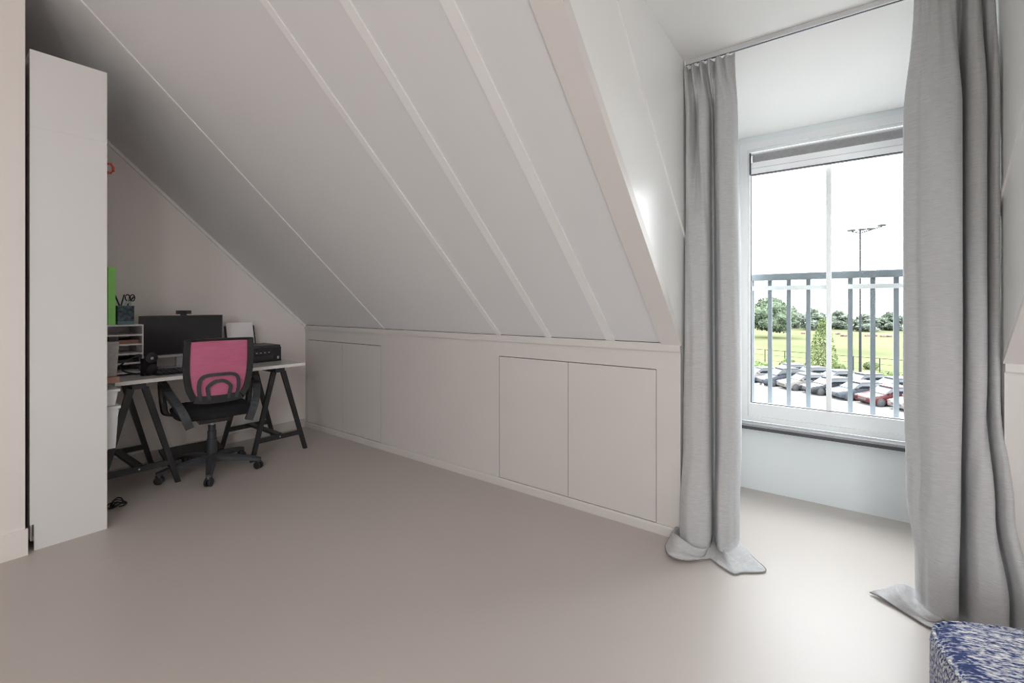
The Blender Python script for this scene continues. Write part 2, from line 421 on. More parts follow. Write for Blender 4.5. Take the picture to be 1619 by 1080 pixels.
# sill
sill = thing('window_sill', 'grey window sill with dark underside edge below the window', 'sill')
del sill['category']; del sill['label']; sill['kind'] = 'structure'; sill.name = 'trim_8'
box('sill_board', M_sill, (EX+0.001, RX-0.001, WY-0.085, WY-0.0003, 0.418, 0.432), sill, bev=0.002)
box('sill_edge', M_sill_dark, (EX+0.001, RX-0.001, WY-0.080, WY-0.0003, 0.398, 0.4175), sill)

# ------------------------------------------------------------------ pleated blind at the window head
bl = thing('pleated_blind', 'raised pleated blind with grey fabric and white rails at window head', 'blind', (GM, WY, 0))
hw = 0.398
box('head_rail', M_blindwhite, (-hw, hw, -0.034, -0.002, 2.118, 2.126), bl, bev=0.002)
for k in range(6):
    z = 2.116-k*0.0085
    bm = bmesh.new(); prism(bm, [(-0.012, z), (-0.034, z-0.004), (-0.012, z-0.008), (-0.006, z-0.004)], 'x', -hw+0.004, hw-0.004)
    obj('pleat', bm, M_blindgrey, bl)
bm = bmesh.new(); bx(bm, -hw, hw, -0.034, -0.006, 1.992, 2.064); bevel(bm, 0.004); bot = obj('bottom_rail', bm, M_blindwhite, bl)
bm = bmesh.new(); bx(bm, -hw, hw, -0.0352, -0.0338, 2.026, 2.029); obj('groove', bm, M_silver, bot)
bm = bmesh.new(); bx(bm, -hw, hw, -0.032, -0.008, 1.986, 1.9918); obj('seal', bm, M_gasket, bot)
for s in (-1, 1):
    x = s*(hw+0.005)
    box('end_cap', M_gasket, (x-0.0045, x+0.0045, -0.037, -0.001, 1.992, 2.126), bl, bev=0.001)

# ------------------------------------------------------------------ curtain track
tr = thing('curtain_track', 'slim aluminium curtain track under the dormer ceiling', 'curtain track', (0, RAILY, ZC))
box('track', M_track, (EX+0.004, RX-0.004, -0.012, 0.012, -0.023, -0.0005), tr, bev=0.002)
box('slot', M_gasket, (EX+0.006, RX-0.006, -0.003, 0.003, -0.0245, -0.0232), tr)
for x in (EX+0.006, RX-0.006): box('end_stop', M_white_plastic, (x-0.003, x+0.003, -0.014, 0.014, -0.025, -0.0003), tr)

# ------------------------------------------------------------------ curtains
def build_curtain(name, label, secs, hem, bumps, hooks):
    """secs: list of (z, control points [(x,y)..]); hem: floor polyline by u; each section is resampled at the same u"""
    N = 170
    root = thing(name, label, 'curtain', (0, 0, 0), group='grey curtains on the dormer track')
    rows = []
    R = [(z, cat_rom([(p[0], p[1], 0) for p in pts], N)) for z, pts in secs]
    zs = []
    for i in range(len(R)-1):
        z0, A = R[i]; z1, B = R[i+1]
        n = max(3, int(abs(z0-z1)/0.035))
        for k in range(n):
            t = k/n; ts = t*t*(3-2*t)
            rows.append([Vector((A[j].x*(1-ts)+B[j].x*ts, A[j].y*(1-ts)+B[j].y*ts, z0+(z1-z0)*t)) for j in range(N)])
    zl, L = R[-1]
    rows.append([Vector((p.x, p.y, zl)) for p in L])
    H = cat_rom([(p[0], p[1], p[2] if len(p) > 2 else 0.006) for p in hem], N)
    K = 12
    for k in range(1, K+1):
        s = k/K
        row = []
        for j in range(N):
            u = j/(N-1)
            h = bumps(u, s)
            row.append(Vector((L[j].x*(1-s)+H[j].x*s, L[j].y*(1-s)+H[j].y*s, max(0.004, zl*(1-s)**2 + H[j].z*s + h))))
        rows.append(row)
    # fine wrinkles
    for i, row in enumerate(rows):
        for j, v in enumerate(row):
            if i < len(rows)-K:
                v.y += 0.0025*math.sin(j*0.55+math.sin(v.z*5)*1.5)*math.sin(v.z*3.1+j*0.03)
    bm = bmesh.new()
    V = [[bm.verts.new(v) for v in row] for row in rows]
    for a, b in zip(V[:-1], V[1:]):
        for j in range(N-1): bm.faces.new((a[j], a[j+1], b[j+1], b[j]))
    cl = obj('cloth', bm, M_curtain, root, smooth='full')
    md = cl.modifiers.new('thickness', 'SOLIDIFY'); md.thickness = 0.003; md.offset = 0
    # stitched hem edge
    bm = bmesh.new()
    edge = [rows[-1][j]+Vector((0, 0, 0.002)) for j in range(0, N, 2)]
    tube(bm, edge, 0.0014, 5)
    obj('hem_edge', bm, M_hem, root, smooth=True)
    for x, y in hooks:
        bm = bmesh.new()
        tube(bm, [(x, RAILY, ZC-0.0248), (x, RAILY, ZC-0.031), (x, (y+RAILY)/2, ZC-0.036), (x, y, ZC-0.042)], 0.003, 6)
        bx(bm, x-0.006, x+0.006, RAILY-0.004, RAILY+0.004, ZC-0.031, ZC-0.0248)
        obj('glider', bm, M_white_plastic, root)
    return root

def pleats(x0, x1, y, amp, n, last=0.0):
    pts = []
    for k in range(2*n+1):
        f = k/(2*n)
        pts.append((x0+(x1-x0)*f, y+(amp if k % 2 else -amp)*(1 if f < 1-last else 0.35)))
    return pts

yc = RAILY
topL = [(-0.660, yc+0.07)]+pleats(-0.658, -0.428, yc-0.005, 0.022, 6, 0.25)
upL = [(-0.657, 2.47), (-0.660, 2.40), (-0.652, 2.350), (-0.634, 2.340), (-0.622, 2.375), (-0.612, 2.40), (-0.602, 2.370), (-0.585, 2.338), (-0.560, 2.338), (-0.548, 2.36), (-0.549, 2.40), (-0.555, 2.445), (-0.543, 2.455), (-0.532, 2.415), (-0.517, 2.375), (-0.495, 2.345), (-0.470, 2.345), (-0.447, 2.362), (-0.434, 2.40), (-0.432, 2.45)]
midL = [(-0.657, 2.50), (-0.660, 2.40), (-0.648, 2.335), (-0.605, 2.312), (-0.562, 2.316), (-0.543, 2.335), (-0.544, 2.38), (-0.552, 2.45), (-0.540, 2.465), (-0.528, 2.425), (-0.515, 2.39), (-0.492, 2.340), (-0.472, 2.332), (-0.442, 2.355), (-0.420, 2.40), (-0.418, 2.46)]
lowL = [(-0.655, 2.48), (-0.660, 2.38), (-0.648, 2.300), (-0.605, 2.274), (-0.555, 2.280), (-0.533, 2.302), (-0.535, 2.36), (-0.543, 2.43), (-0.530, 2.44), (-0.520, 2.40), (-0.506, 2.36), (-0.485, 2.310), (-0.460, 2.300), (-0.430, 2.33), (-0.410, 2.385), (-0.414, 2.45)]
botL = [(-0.652, 2.46), (-0.658, 2.34), (-0.650, 2.25), (-0.605, 2.215), (-0.548, 2.225), (-0.518, 2.250), (-0.520, 2.31), (-0.528, 2.375), (-0.515, 2.38), (-0.508, 2.34), (-0.500, 2.30), (-0.478, 2.258), (-0.448, 2.262), (-0.425, 2.31), (-0.413, 2.37), (-0.42, 2.43)]
hemL = [(-0.655, 2.38), (-0.690, 2.26, .01), (-0.695, 2.17, .02), (-0.658, 2.095, .02), (-0.59, 2.10, .014), (-0.515, 2.185), (-0.500, 2.20), (-0.45, 2.165), (-0.392, 2.138), (-0.362, 2.172), (-0.283, 2.246), (-0.335, 2.32), (-0.393, 2.39)]
def bumpL(u, s):
    if u < 0.48:
        return 0.045*math.sin(PI*s)*math.sin(PI*u/0.48) + 0.014*math.sin(9*s+14*u)*math.sin(PI*s) + 0.010*math.sin(31*u-4*s)*math.sin(PI*s)
    return 0.018*math.sin(PI*s)*(0.6+0.4*math.sin(30*u)) + 0.004*math.sin(6*s)
build_curtain('curtain', 'narrow gathered grey linen curtain beside the knee wall, left of the window',
              [(2.374, topL), (2.10, upL), (1.35, midL), (0.5, lowL), (0.16, botL), (0.03, botL)], hemL, bumpL,
              [(-0.645, 2.375), (-0.61, 2.36), (-0.575, 2.37), (-0.54, 2.36), (-0.50, 2.365), (-0.46, 2.36)])

topR = [(0.215, yc+0.01), (0.225, yc-0.015), (0.26, yc-0.022), (0.29, yc-0.02), (0.325, yc-0.02), (0.343, yc+0.02), (0.356, yc+0.025), (0.365, yc-0.02), (0.383, yc-0.028), (0.395, yc-0.01), (0.402, yc+0.012), (0.41, yc-0.02), (0.422, yc-0.028), (0.432, yc-0.01), (0.436, yc+0.02)]
midR = [(0.192, 2.44), (0.184, 2.39), (0.198, 2.368), (0.222, 2.358), (0.236, 2.335), (0.262, 2.312), (0.318, 2.308), (0.342, 2.326), (0.344, 2.37), (0.334, 2.455), (0.346, 2.475), (0.354, 2.42), (0.362, 2.345), (0.380, 2.318), (0.402, 2.318), (0.409, 2.345), (0.404, 2.405), (0.412, 2.415), (0.418, 2.35), (0.428, 2.315), (0.439, 2.325), (0.438, 2.39)]
lowR = [(0.200, 2.43), (0.192, 2.375), (0.205, 2.348), (0.228, 2.335), (0.241, 2.312), (0.266, 2.286), (0.314, 2.280), (0.334, 2.300), (0.336, 2.35), (0.328, 2.44), (0.340, 2.45), (0.350, 2.385), (0.360, 2.310), (0.382, 2.275), (0.410, 2.270), (0.420, 2.295), (0.415, 2.345), (0.424, 2.345), (0.432, 2.295), (0.444, 2.262), (0.460, 2.262), (0.466, 2.295)]
botR = [(0.222, 2.42), (0.220, 2.355), (0.228, 2.318), (0.240, 2.300), (0.248, 2.275), (0.270, 2.250), (0.306, 2.246), (0.324, 2.268), (0.327, 2.32), (0.322, 2.395), (0.335, 2.40), (0.346, 2.335), (0.360, 2.265), (0.388, 2.228), (0.425, 2.222), (0.445, 2.242), (0.446, 2.285), (0.456, 2.275), (0.466, 2.235), (0.480, 2.212), (0.498, 2.215), (0.508, 2.24)]
hemR = [(0.075, 2.326), (0.11, 2.300, .012), (0.16, 2.265, .006), (0.205, 2.228), (0.235, 2.205), (0.265, 2.205), (0.30, 2.20), (0.33, 2.21), (0.37, 2.19), (0.41, 2.175), (0.45, 2.18), (0.48, 2.18), (0.515, 2.19)]
def bumpR(u, s):
    f = max(0, 1-u/0.4)
    return 0.03*math.sin(PI*s)*f + 0.012*math.sin(PI*s)*math.sin(7*s-18*u)
build_curtain('curtain', 'wide grey linen curtain pooled on the floor behind the blue woven pouf',
              [(2.374, topR), (1.9, midR), (0.9, midR), (0.45, lowR), (0.14, botR), (0.03, botR)], hemR, bumpR,
              [(0.25, 2.355), (0.30, 2.355), (0.345, 2.38), (0.375, 2.35), (0.405, 2.365), (0.425, 2.36)])

# ------------------------------------------------------------------ pouf
pf = thing('pouf', 'blue and white woven square pouf in front of the curtain', 'pouf', (0.512, 1.520, 0), math.radians(12))
def cushion(bm, hx, hy, z0, z1, r, crown, n=18):
    """superellipse-like rounded block with bulging sides"""
    rings = []
    prof = []
    for k in range(7):
        a = -PI/2 + k*PI/2/6; prof.append((r*(math.cos(a)-1), z0+r+r*math.sin(a)))
    for k in range(7):
        a = k*PI/2/6; prof.append((r*(math.cos(a)-1), z1-r+r*math.sin(a)))
    for off, z in prof:
        ring = []
        m = 64
        for k in range(m):
            a = 2*PI*k/m; c, s = math.cos(a), math.sin(a); e = 0.28
            ring.append(bm.verts.new(((hx+off)*math.copysign(abs(c)**e, c), (hy+off)*math.copysign(abs(s)**e, s), z)))
        rings.append(ring)
    for A, B in zip(rings[:-1], rings[1:]):
        for k in range(len(A)): bm.faces.new((A[k], A[(k+1) % len(A)], B[(k+1) % len(A)], B[k]))
    last = rings[-1]
    for f in (0.8, 0.55, 0.3):
        nr = [bm.verts.new((v.co.x*f, v.co.y*f, z1+crown*(1-f*f))) for v in rings[-1]] if False else [bm.verts.new((rings[13][k].co.x*f, rings[13][k].co.y*f, z1+crown*(1-f*f))) for k in range(64)]
        for k in range(64): bm.faces.new((last[k], last[(k+1) % 64], nr[(k+1) % 64], nr[k]))
        last = nr
    bm.faces.new(last); bm.faces.new(rings[0][::-1])
bm = bmesh.new(); cushion(bm, 0.31, 0.31, 0.002, 0.305, 0.035, 0.012); [setattr(v.co, 'y', v.co.y+0.20*v.co.x) for v in bm.verts]; obj('cover', bm, M_pouf, pf, smooth='full')
bm = bmesh.new()
m = 64; ring = []
for k in range(m):
    a = 2*PI*k/m; c, s = math.cos(a), math.sin(a); e = 0.28
    xx = 0.302*math.copysign(abs(c)**e, c); ring.append((xx, 0.302*math.copysign(abs(s)**e, s)+0.20*xx, 0.296))
tube(bm, ring, 0.005, 6, closed=True); obj('piping', bm, M_pouf, pf, smooth='full')

# ------------------------------------------------------------------ bookcase (side panel faces the camera, front faces the knee wall)
bc = thing('bookcase', 'tall white bookcase with height extension, seen from its side', 'bookcase', (0, 0, 0))
CX1, CX0, CY0, CY1, CZ, CH = -3.107, -3.907, 0.352, 0.630, 2.02, 2.385
def side(x0, x1):
    bm = bmesh.new()
    prism(bm, [(CY0, 0.125), (CY0+0.014, 0.125), (CY0+0.014, 0), (CY1, 0), (CY1, CZ), (CY0, CZ)], 'x', x0, x1)
    obj('side_panel', bm, M_cabinet, bc)
    box('extension_side', M_cabinet, (x0, x1, CY0, CY1, CZ+0.0003, CH), bc)
side(CX1-0.02, CX1); side(CX0, CX0+0.02)
SH = [0.06, 0.395, 0.725, 1.06, 1.45, 1.86]
for z in SH: box('shelf', M_cabinet, (CX0+0.0205, CX1-0.0205, CY0+0.012, CY1-0.006, z-0.02, z), bc)
for z in (CZ-0.001, CZ+0.021, CH-0.0005): box('top_board', M_cabinet, (CX0+0.0205, CX1-0.0205, CY0+0.002, CY1-0.001, z-0.02, z), bc)
box('plinth', M_cabinet, (CX0+0.0205, CX1-0.0205, CY1-0.03, CY1-0.012, 0, 0.0395), bc)
box('back_panel', M_cabinet, (CX0+0.0205, CX1-0.0205, CY0+0.004, CY0+0.009, 0.041, CH-0.03), bc)

# things on the bookcase shelves that poke out at the front
def storage_box(x, z, hx, hz, label):
    t = thing('storage_box', label, 'box', (x, 0.56, z), group='plastic boxes on the bookcase shelves')
    bm = bmesh.new()
    b0, b1 = hx*0.93, hx
    vs = bx(bm, -hx, hx, -0.13, 0.13, 0.0, hz)
    for v in vs[:4]: v.co.x *= 0.92; v.co.y *= 0.92
    bevel(bm, 0.012, 3); obj('tub', bm, M_clear, t, smooth=True)
    box('lid', M_lidpl, (-hx-0.008, hx+0.008, -0.138, 0.138, hz+0.0005, hz+0.014), t, bev=0.004)
    for s in (-1, 1): box('clip', M_white_plastic, (s*(hx+0.009)-0.003, s*(hx+0.009)+0.003, -0.03, 0.03, hz-0.03, hz+0.012), t, bev=0.001)
storage_box(-3.30, 0.3955, 0.13, 0.215, 'larger milky plastic storage box with lid under the desk end')
storage_box(-3.30, 0.6260, 0.12, 0.075, 'shallow clear-lidded plastic box stacked just below the desk top')
# (the shelf at .725 is shortened below by the real stack: move it up)
for o in list(bc.children):
    if o.name.startswith('shelf') and abs(max(v.co.z for v in o.data.vertices)-0.725) < 0.002:
        o.location.z = 0.018
bk = box('terracotta_book', M_terra, (-3.42, -3.22, 0.46, 0.705, 0.7435, 0.775)); tag(bk, 'terracotta coloured book lying flat at the bookcase edge', 'book')
hd = thing('felt_holder', 'grey felt desk holder with a black clip beside the letter tray', 'holder', (-3.33, 0.60, 0.7755))
bm = bmesh.new()
vs = bx(bm, -0.07, 0.07, -0.10, 0.112, 0, 0.19)
for v in vs[:4]: v.co.x *= 0.85; v.co.y *= 0.93
bevel(bm, 0.012, 3); obj('pouch', bm, M_felt, hd, smooth=True)
bm = bmesh.new(); bx(bm, -0.03, 0.03, 0.08, 0.118, 0.165, 0.215); bevel(bm, 0.008); obj('clip', bm, M_blackpl, hd, smooth=True)
mg = thing('mug', 'red mug with its handle poking past the bookcase front', 'mug', (-3.20, 0.612, 1.8605))
bm = bmesh.new(); lathe(bm, [(0.032, 0), (0.036, 0.01), (0.037, 0.09), (0.034, 0.09), (0.033, 0.012), (0.001, 0.008)], 20); obj('cup', bm, M_red, mg, smooth=True)
bm = bmesh.new(); tube(bm, [(0, 0.034, 0.072), (0, 0.052, 0.074), (0, 0.062, 0.058), (0, 0.062, 0.038), (0, 0.052, 0.024), (0, 0.034, 0.024)], 0.006, 8); obj('handle', bm, M_red, mg, smooth=True)

# ------------------------------------------------------------------ desk: top on two trestles
DX0, DX1, DY0, DY1, DZ = -4.125, -3.525, 0.750, 1.935, 0.705
dt = thing('desk_top', 'light grey desk top with white edge on black trestles', 'table top', ((DX0+DX1)/2, (DY0+DY1)/2, DZ-0.024))
hx_, hy_ = (DX1-DX0)/2, (DY1-DY0)/2
box('board', M_deskedge, (-hx_, hx_, -hy_, hy_, 0.0, 0.0225), dt, bev=0.0015)
box('surface', M_desk, (-hx_+0.003, hx_-0.003, -hy_+0.003, hy_-0.003, 0.0226, 0.024), dt)

def trestle(y, label):
    t = thing('trestle', label, 'trestle', ((DX0+DX1)/2, y, 0), group='black trestles under the desk')
    H = DZ-0.0245
    box('top_beam', M_black, (-0.275, 0.275, -0.035, 0.035, H-0.035, H), t, bev=0.002)
    for sx in (-1, 1):
        for sy in (-1, 1):
            bm = bmesh.new()
            a = Vector((sx*0.245, sy*0.035, H-0.03)); b = Vector((sx*0.27, sy*0.205, 0.0))
            vs = bx(bm, -0.011, 0.011, -0.017, 0.017, 0, 1)
            for v in vs:
                p = b.lerp(a, v.co.z); wv = 0.85 if v.co.z < .5 else 1.1
                v.co = Vector((p.x+v.co.x, p.y+v.co.y*wv, p.z))
            obj('leg', bm, M_black, t)
        xr = sx*0.266
        r = box('rail', M_black, (xr-0.009, xr+0.009, -0.168, 0.168, 0.125, 0.160), t, bev=0.0015)
        bm = bmesh.new(); lathe(bm, [(0.0055, 0), (0.0055, 0.003), (0.003, 0.004)], 10, Matrix.Translation((xr+0.009*sx, 0, 0.143)) @ Matrix.Rotation(sx*PI/2, 4, 'Y'))
        obj('bolt', bm, M_silver, r)
    box('stretcher', M_black, (-0.2565, 0.2565, -0.022, 0.022, 0.148, 0.166), t, bev=0.0015)
    return t
trestle(0.872, 'black wooden trestle partly hidden behind the white bookcase')
trestle(1.745, 'black wooden trestle at the desk end near the knee wall')

# ------------------------------------------------------------------ things on the desk
# monitor
mo = thing('monitor', 'black flat monitor with silver lower bar on the desk', 'monitor', (-3.96, 1.235, DZ), 0)
bm = bmesh.new(); bx(bm, -0.03, 0.004, -0.258, 0.258, 0.085, 0.388); bevel(bm, 0.004); obj('housing', bm, M_blackpl, mo, smooth=True)
box('screen', M_screen, (0.0042, 0.006, -0.250, 0.250, 0.112, 0.380), mo)
box('lower_bar', M_silver, (0.0042, 0.009, -0.258, 0.258, 0.086, 0.104), mo, bev=0.002)
box('side_bezel', M_silver, (-0.028, 0.0035, 0.2582, 0.2615, 0.09, 0.386), mo)
bm = bmesh.new(); bx(bm, -0.065, -0.031, -0.035, 0.035, 0.012, 0.24); bevel(bm, 0.005); obj('stand_neck', bm, M_silver, mo, smooth=True)
bm = bmesh.new(); bx(bm, -0.12, 0.05, -0.13, 0.13, 0.0003, 0.012); bevel(bm, 0.004); obj('stand_base', bm, M_silver, mo, smooth=True)
# webcam
wc = thing('webcam', 'small black webcam clipped on top of the monitor', 'webcam', (-3.958, 1.235, DZ+0.3885))
bm = bmesh.new(); bx(bm, -0.014, 0.014, -0.044, 0.044, 0.010, 0.036); bevel(bm, 0.010, 3); obj('body', bm, M_blackpl, wc, smooth=True)
bm = bmesh.new(); lathe(bm, [(0.010, 0), (0.010, 0.004), (0.006, 0.005)], 16, Matrix.Translation((0.014, 0, 0.023)) @ Matrix.Rotation(PI/2, 4, 'Y')); obj('lens', bm, M_screen, wc, smooth=True)
box('clip', M_blackpl, (-0.018, 0.012, -0.016, 0.016, 0.0003, 0.0105), wc, bev=0.002)
# keyboard
kb = thing('keyboard', 'black keyboard on the desk in front of the monitor', 'keyboard', (-3.70, 1.20, DZ), 0)
bm = bmesh.new(); prism(bm, [(-0.075, 0.0003), (0.075, 0.0003), (0.075, 0.010), (-0.075, 0.022)], 'y', -0.215, 0.215); bevel(bm, 0.003); obj('base', bm, M_blackpl, kb, smooth=True)
kmesh = None
for r in range(5):
    for c in range(15):
        x = 0.056-r*0.027; y = -0.195+c*0.0278
        if kmesh is None:
            bm = bmesh.new(); vs = bx(bm, -0.0115, 0.0115, -0.012, 0.012, 0, 0.007)
            for v in vs[4:]: v.co.x *= 0.82; v.co.y *= 0.82
            o = obj('key', bm, M_greypl, kb); kmesh = o.data
        else:
            o = bpy.data.objects.new('key', kmesh); C.objects.link(o); o.parent = kb
        o.location = (x, y, 0.0115-0.08*(x-0.075)); 
# headset lying on the desk
hs = thing('headset', 'black headset with thin headband resting on the desk', 'headset', (-3.70, 0.955, DZ), math.radians(12))
bm = bmesh.new(); pts = []
for k in range(15):
    a = PI*0.08+k*PI*0.84/14
    pts.append((0.03*math.sin(a*2)*0.2, 0.0-0.150*math.sin(a), 0.076+0.062*math.cos(a)))
tube(bm, pts, 0.0055, 8); obj('headband', bm, M_blackpl, hs, smooth=True)
for s in (-1, 1):
    Mx = Matrix.Translation((0.012, 0.012, 0.077+s*0.0375)) @ Matrix.Rotation(math.radians(90), 4, 'Y') @ Matrix.Rotation(0.15*s, 4, 'X')
    bm = bmesh.new(); lathe(bm, [(0.020, -0.014), (0.036, -0.010), (0.038, 0.0), (0.034, 0.012), (0.014, 0.016)], 20, Mx); e = obj('ear_cup', bm, M_blackpl, hs, smooth=True)
    if s > 0:
        bm = bmesh.new(); lathe(bm, [(0.009, 0.0165), (0.009, 0.0178), (0.005, 0.018)], 16, Mx); obj('badge', bm, M_silver, e)
bm = bmesh.new(); bx(bm, -0.03, 0.006, -0.028, 0.048, 0.0004, 0.112); bevel(bm, 0.005); obj('cushion', bm, M_blackfab, hs, smooth=True)
# letter tray tower
lt = thing('letter_tray', 'white five-tier letter tray tower left of the monitor', 'letter tray', (-3.955, 0.862, DZ))
TH = 0.325
for s in (-1, 1): box('side', M_cabinet, (-0.15, 0.15, s*0.092-0.004, s*0.092+0.004, 0.0003, TH), lt)
box('top', M_cabinet, (-0.15, 0.15, -0.0965, 0.0965, TH+0.0003, TH+0.010), lt)
for k in range(5): box('tier', M_paper, (-0.148, 0.152, -0.0875, 0.0875, 0.012+k*0.062, 0.022+k*0.062), lt)
box('back', M_cabinet, (-0.149, -0.145, -0.0875, 0.0875, 0.0225, TH-0.002), lt)
for k, (zz, mm, lb) in enumerate(((0.0222, M_felt, 'thin grey paper stack in the lowest letter tray tier'), (0.0842, M_blackpl, 'dark folder in the second letter tray tier'), (0.2082, M_terra, 'reddish folder in the upper letter tray tier'))):
    pb = box('paper_stack', mm, (-3.955-0.14, -3.955+0.12, 0.862-0.078, 0.862+0.078, DZ+zz, DZ+zz+0.012+0.006*k)); tag(pb, lb, 'paper stack')
# green folder and pen basket on top of it
gf = thing('magazine_file', 'bright green upright file on the letter tray tower', 'file', (-3.93, 0.800, DZ+TH+0.0105))
box('spine', M_green, (-0.10, 0.10, -0.018, 0.018, 0, 0.375), gf, bev=0.002)
box('pages', M_paper, (-0.095, 0.095, -0.014, 0.014, 0.3752, 0.377), gf)
pb = thing('pen_basket', 'blue patterned pen basket with scissors and pens', 'pen basket', (-3.90, 0.879, DZ+TH+0.0105))
M_blueb = mat('teal_blue_pattern', (0.06, 0.10, 0.13), 0.5, 0.9, 45)
M_teal = mat('teal_band', (0.16, 0.27, 0.28), 0.5)
bm = bmesh.new(); bx(bm, -0.04, 0.04, -0.043, 0.043, 0.022, 0.125); bevel(bm, 0.004); obj('pot', bm, M_blueb, pb, smooth=True)
box('foot_band', M_teal, (-0.041, 0.041, -0.044, 0.044, 0.0, 0.0218), pb, bev=0.002)
for k, (x, y, dx, dy, h) in enumerate(((0.02, -0.03, 0.0, -0.025, 0.20), (-0.01, -0.015, 0.01, 0.012, 0.19), (0.015, 0.0, 0.0, 0.02, 0.175), (-0.02, 0.02, 0, 0.03, 0.18))):
    pn = thing('pen', ['black pen leaning left in the blue basket', 'tall dark pen at the back of the blue basket', 'short dark pen in the middle of the blue basket', 'dark pen leaning right in the blue basket'][k], 'pen', (-3.90+x, 0.879+y, DZ+TH+0.0105+0.126))
    bm = bmesh.new(); tube(bm, [(0, 0, 0), (dx, dy, h-0.126)], [0.0045, 0.0045], 8); obj('barrel', bm, [M_blackpl, M_blueb, M_silver, M_blackpl][k], pn)
    bm = bmesh.new(); tube(bm, [(dx, dy, h-0.126), (dx*1.12, dy*1.12, (h-0.126)*1.15)], [0.005, 0.002], 8); obj('tip', bm, M_blackpl, pn)
sc = thing('scissors', 'black scissors with looped handles standing in the pen basket', 'scissors', (-3.885, 0.905, DZ+TH+0.0105+0.126))
for s in (-1, 1):
    bm = bmesh.new(); tube(bm, [(0, s*0.004, 0.0), (0, s*0.004, 0.03)]+[], 0.004, 6)
    obj('shank', bm, M_silver, sc)
    bm = bmesh.new(); tube(bm, [(0, s*0.013+0.012*math.sin(2*PI*k/14), 0.052+0.022*math.cos(2*PI*k/14)) for k in range(14)], 0.0035, 6, closed=True); obj('handle', bm, M_blackpl, sc, smooth=True)
# printer
pt = thing('printer', 'low black printer on the desk corner by the knee wall', 'printer', (-3.94, 1.692, DZ))
bm = bmesh.new(); bx(bm, -0.15, 0.14, -0.184, 0.184, 0.0003, 0.118); bevel(bm, 0.008, 3); obj('body', bm, M_blackpl, pt, smooth=True)
box('lid', M_greypl, (-0.145, 0.135, -0.180, 0.180, 0.1185, 0.135), pt, bev=0.005)
pn = box('front_panel', M_screen, (0.1405, 0.1435, -0.175, 0.13, 0.066, 0.096), pt, bev=0.001)
for k in range(5): box('button', M_silver, (0.1437, 0.1447, -0.05+k*0.032, -0.038+k*0.032, 0.074, 0.081), pn)
box('output_slot', M_gasket, (0.1403, 0.1415, -0.17, 0.12, 0.018, 0.052), pt)
box('status_plate', M_silver, (0.1405, 0.1425, 0.150, 0.166, 0.020, 0.042), pt)
bm = bmesh.new(); vs = bx(bm, -0.004, 0.004, -0.115, 0.115, 0.0, 0.16, Matrix.Translation((-0.115, -0.02, 0.1355)) @ Matrix.Rotation(math.radians(-14), 4, 'Y')); obj('paper_support', bm, M_blackpl, pt)
bm = bmesh.new(); bx(bm, 0.0045, 0.0065, -0.103, 0.103, 0.004, 0.185, Matrix.Translation((-0.115-3.94, -0.02+1.692, 0.1365+DZ)) @ Matrix.Rotation(math.radians(-14), 4, 'Y'))
tag(obj('paper_sheet', bm, M_paper), 'white paper sheets standing in the printer feed', 'paper')

# footrest and cables under the desk
fr = thing('footrest', 'flat black footrest on the floor under the desk', 'footrest', (-3.995, 1.30, 0), math.radians(-4))
bm = bmesh.new(); prism(bm, [(-0.10, 0.075), (0.10, 0.045), (0.10, 0.061), (-0.10, 0.093)], 'y', -0.185, 0.185); bevel(bm, 0.005); obj('platform', bm, M_blackpl, fr, smooth=True)
for s in (-1, 1):
    bm = bmesh.new(); prism(bm, [(-0.09, 0.0005), (0.08, 0.0005), (0.08, 0.047), (-0.09, 0.072)], 'y', s*0.15-0.012, s*0.15+0.012); obj('support', bm, M_blackpl, fr)
bm = bmesh.new(); pts = []
for k in range(46):
    a = k*0.42; r = 0.045+0.012*math.sin(k*0.7)
    pts.append((-3.42+r*math.cos(a)+0.0012*k, 0.735+r*math.sin(a)*0.8, 0.006+0.0010*k*(0.5+0.5*math.sin(k*0.9))))
tube(bm, pts, 0.0035, 6); tag(obj('cable', bm, M_blackpl, smooth=True), 'coiled black cable on the floor beside the bookcase', 'cable')

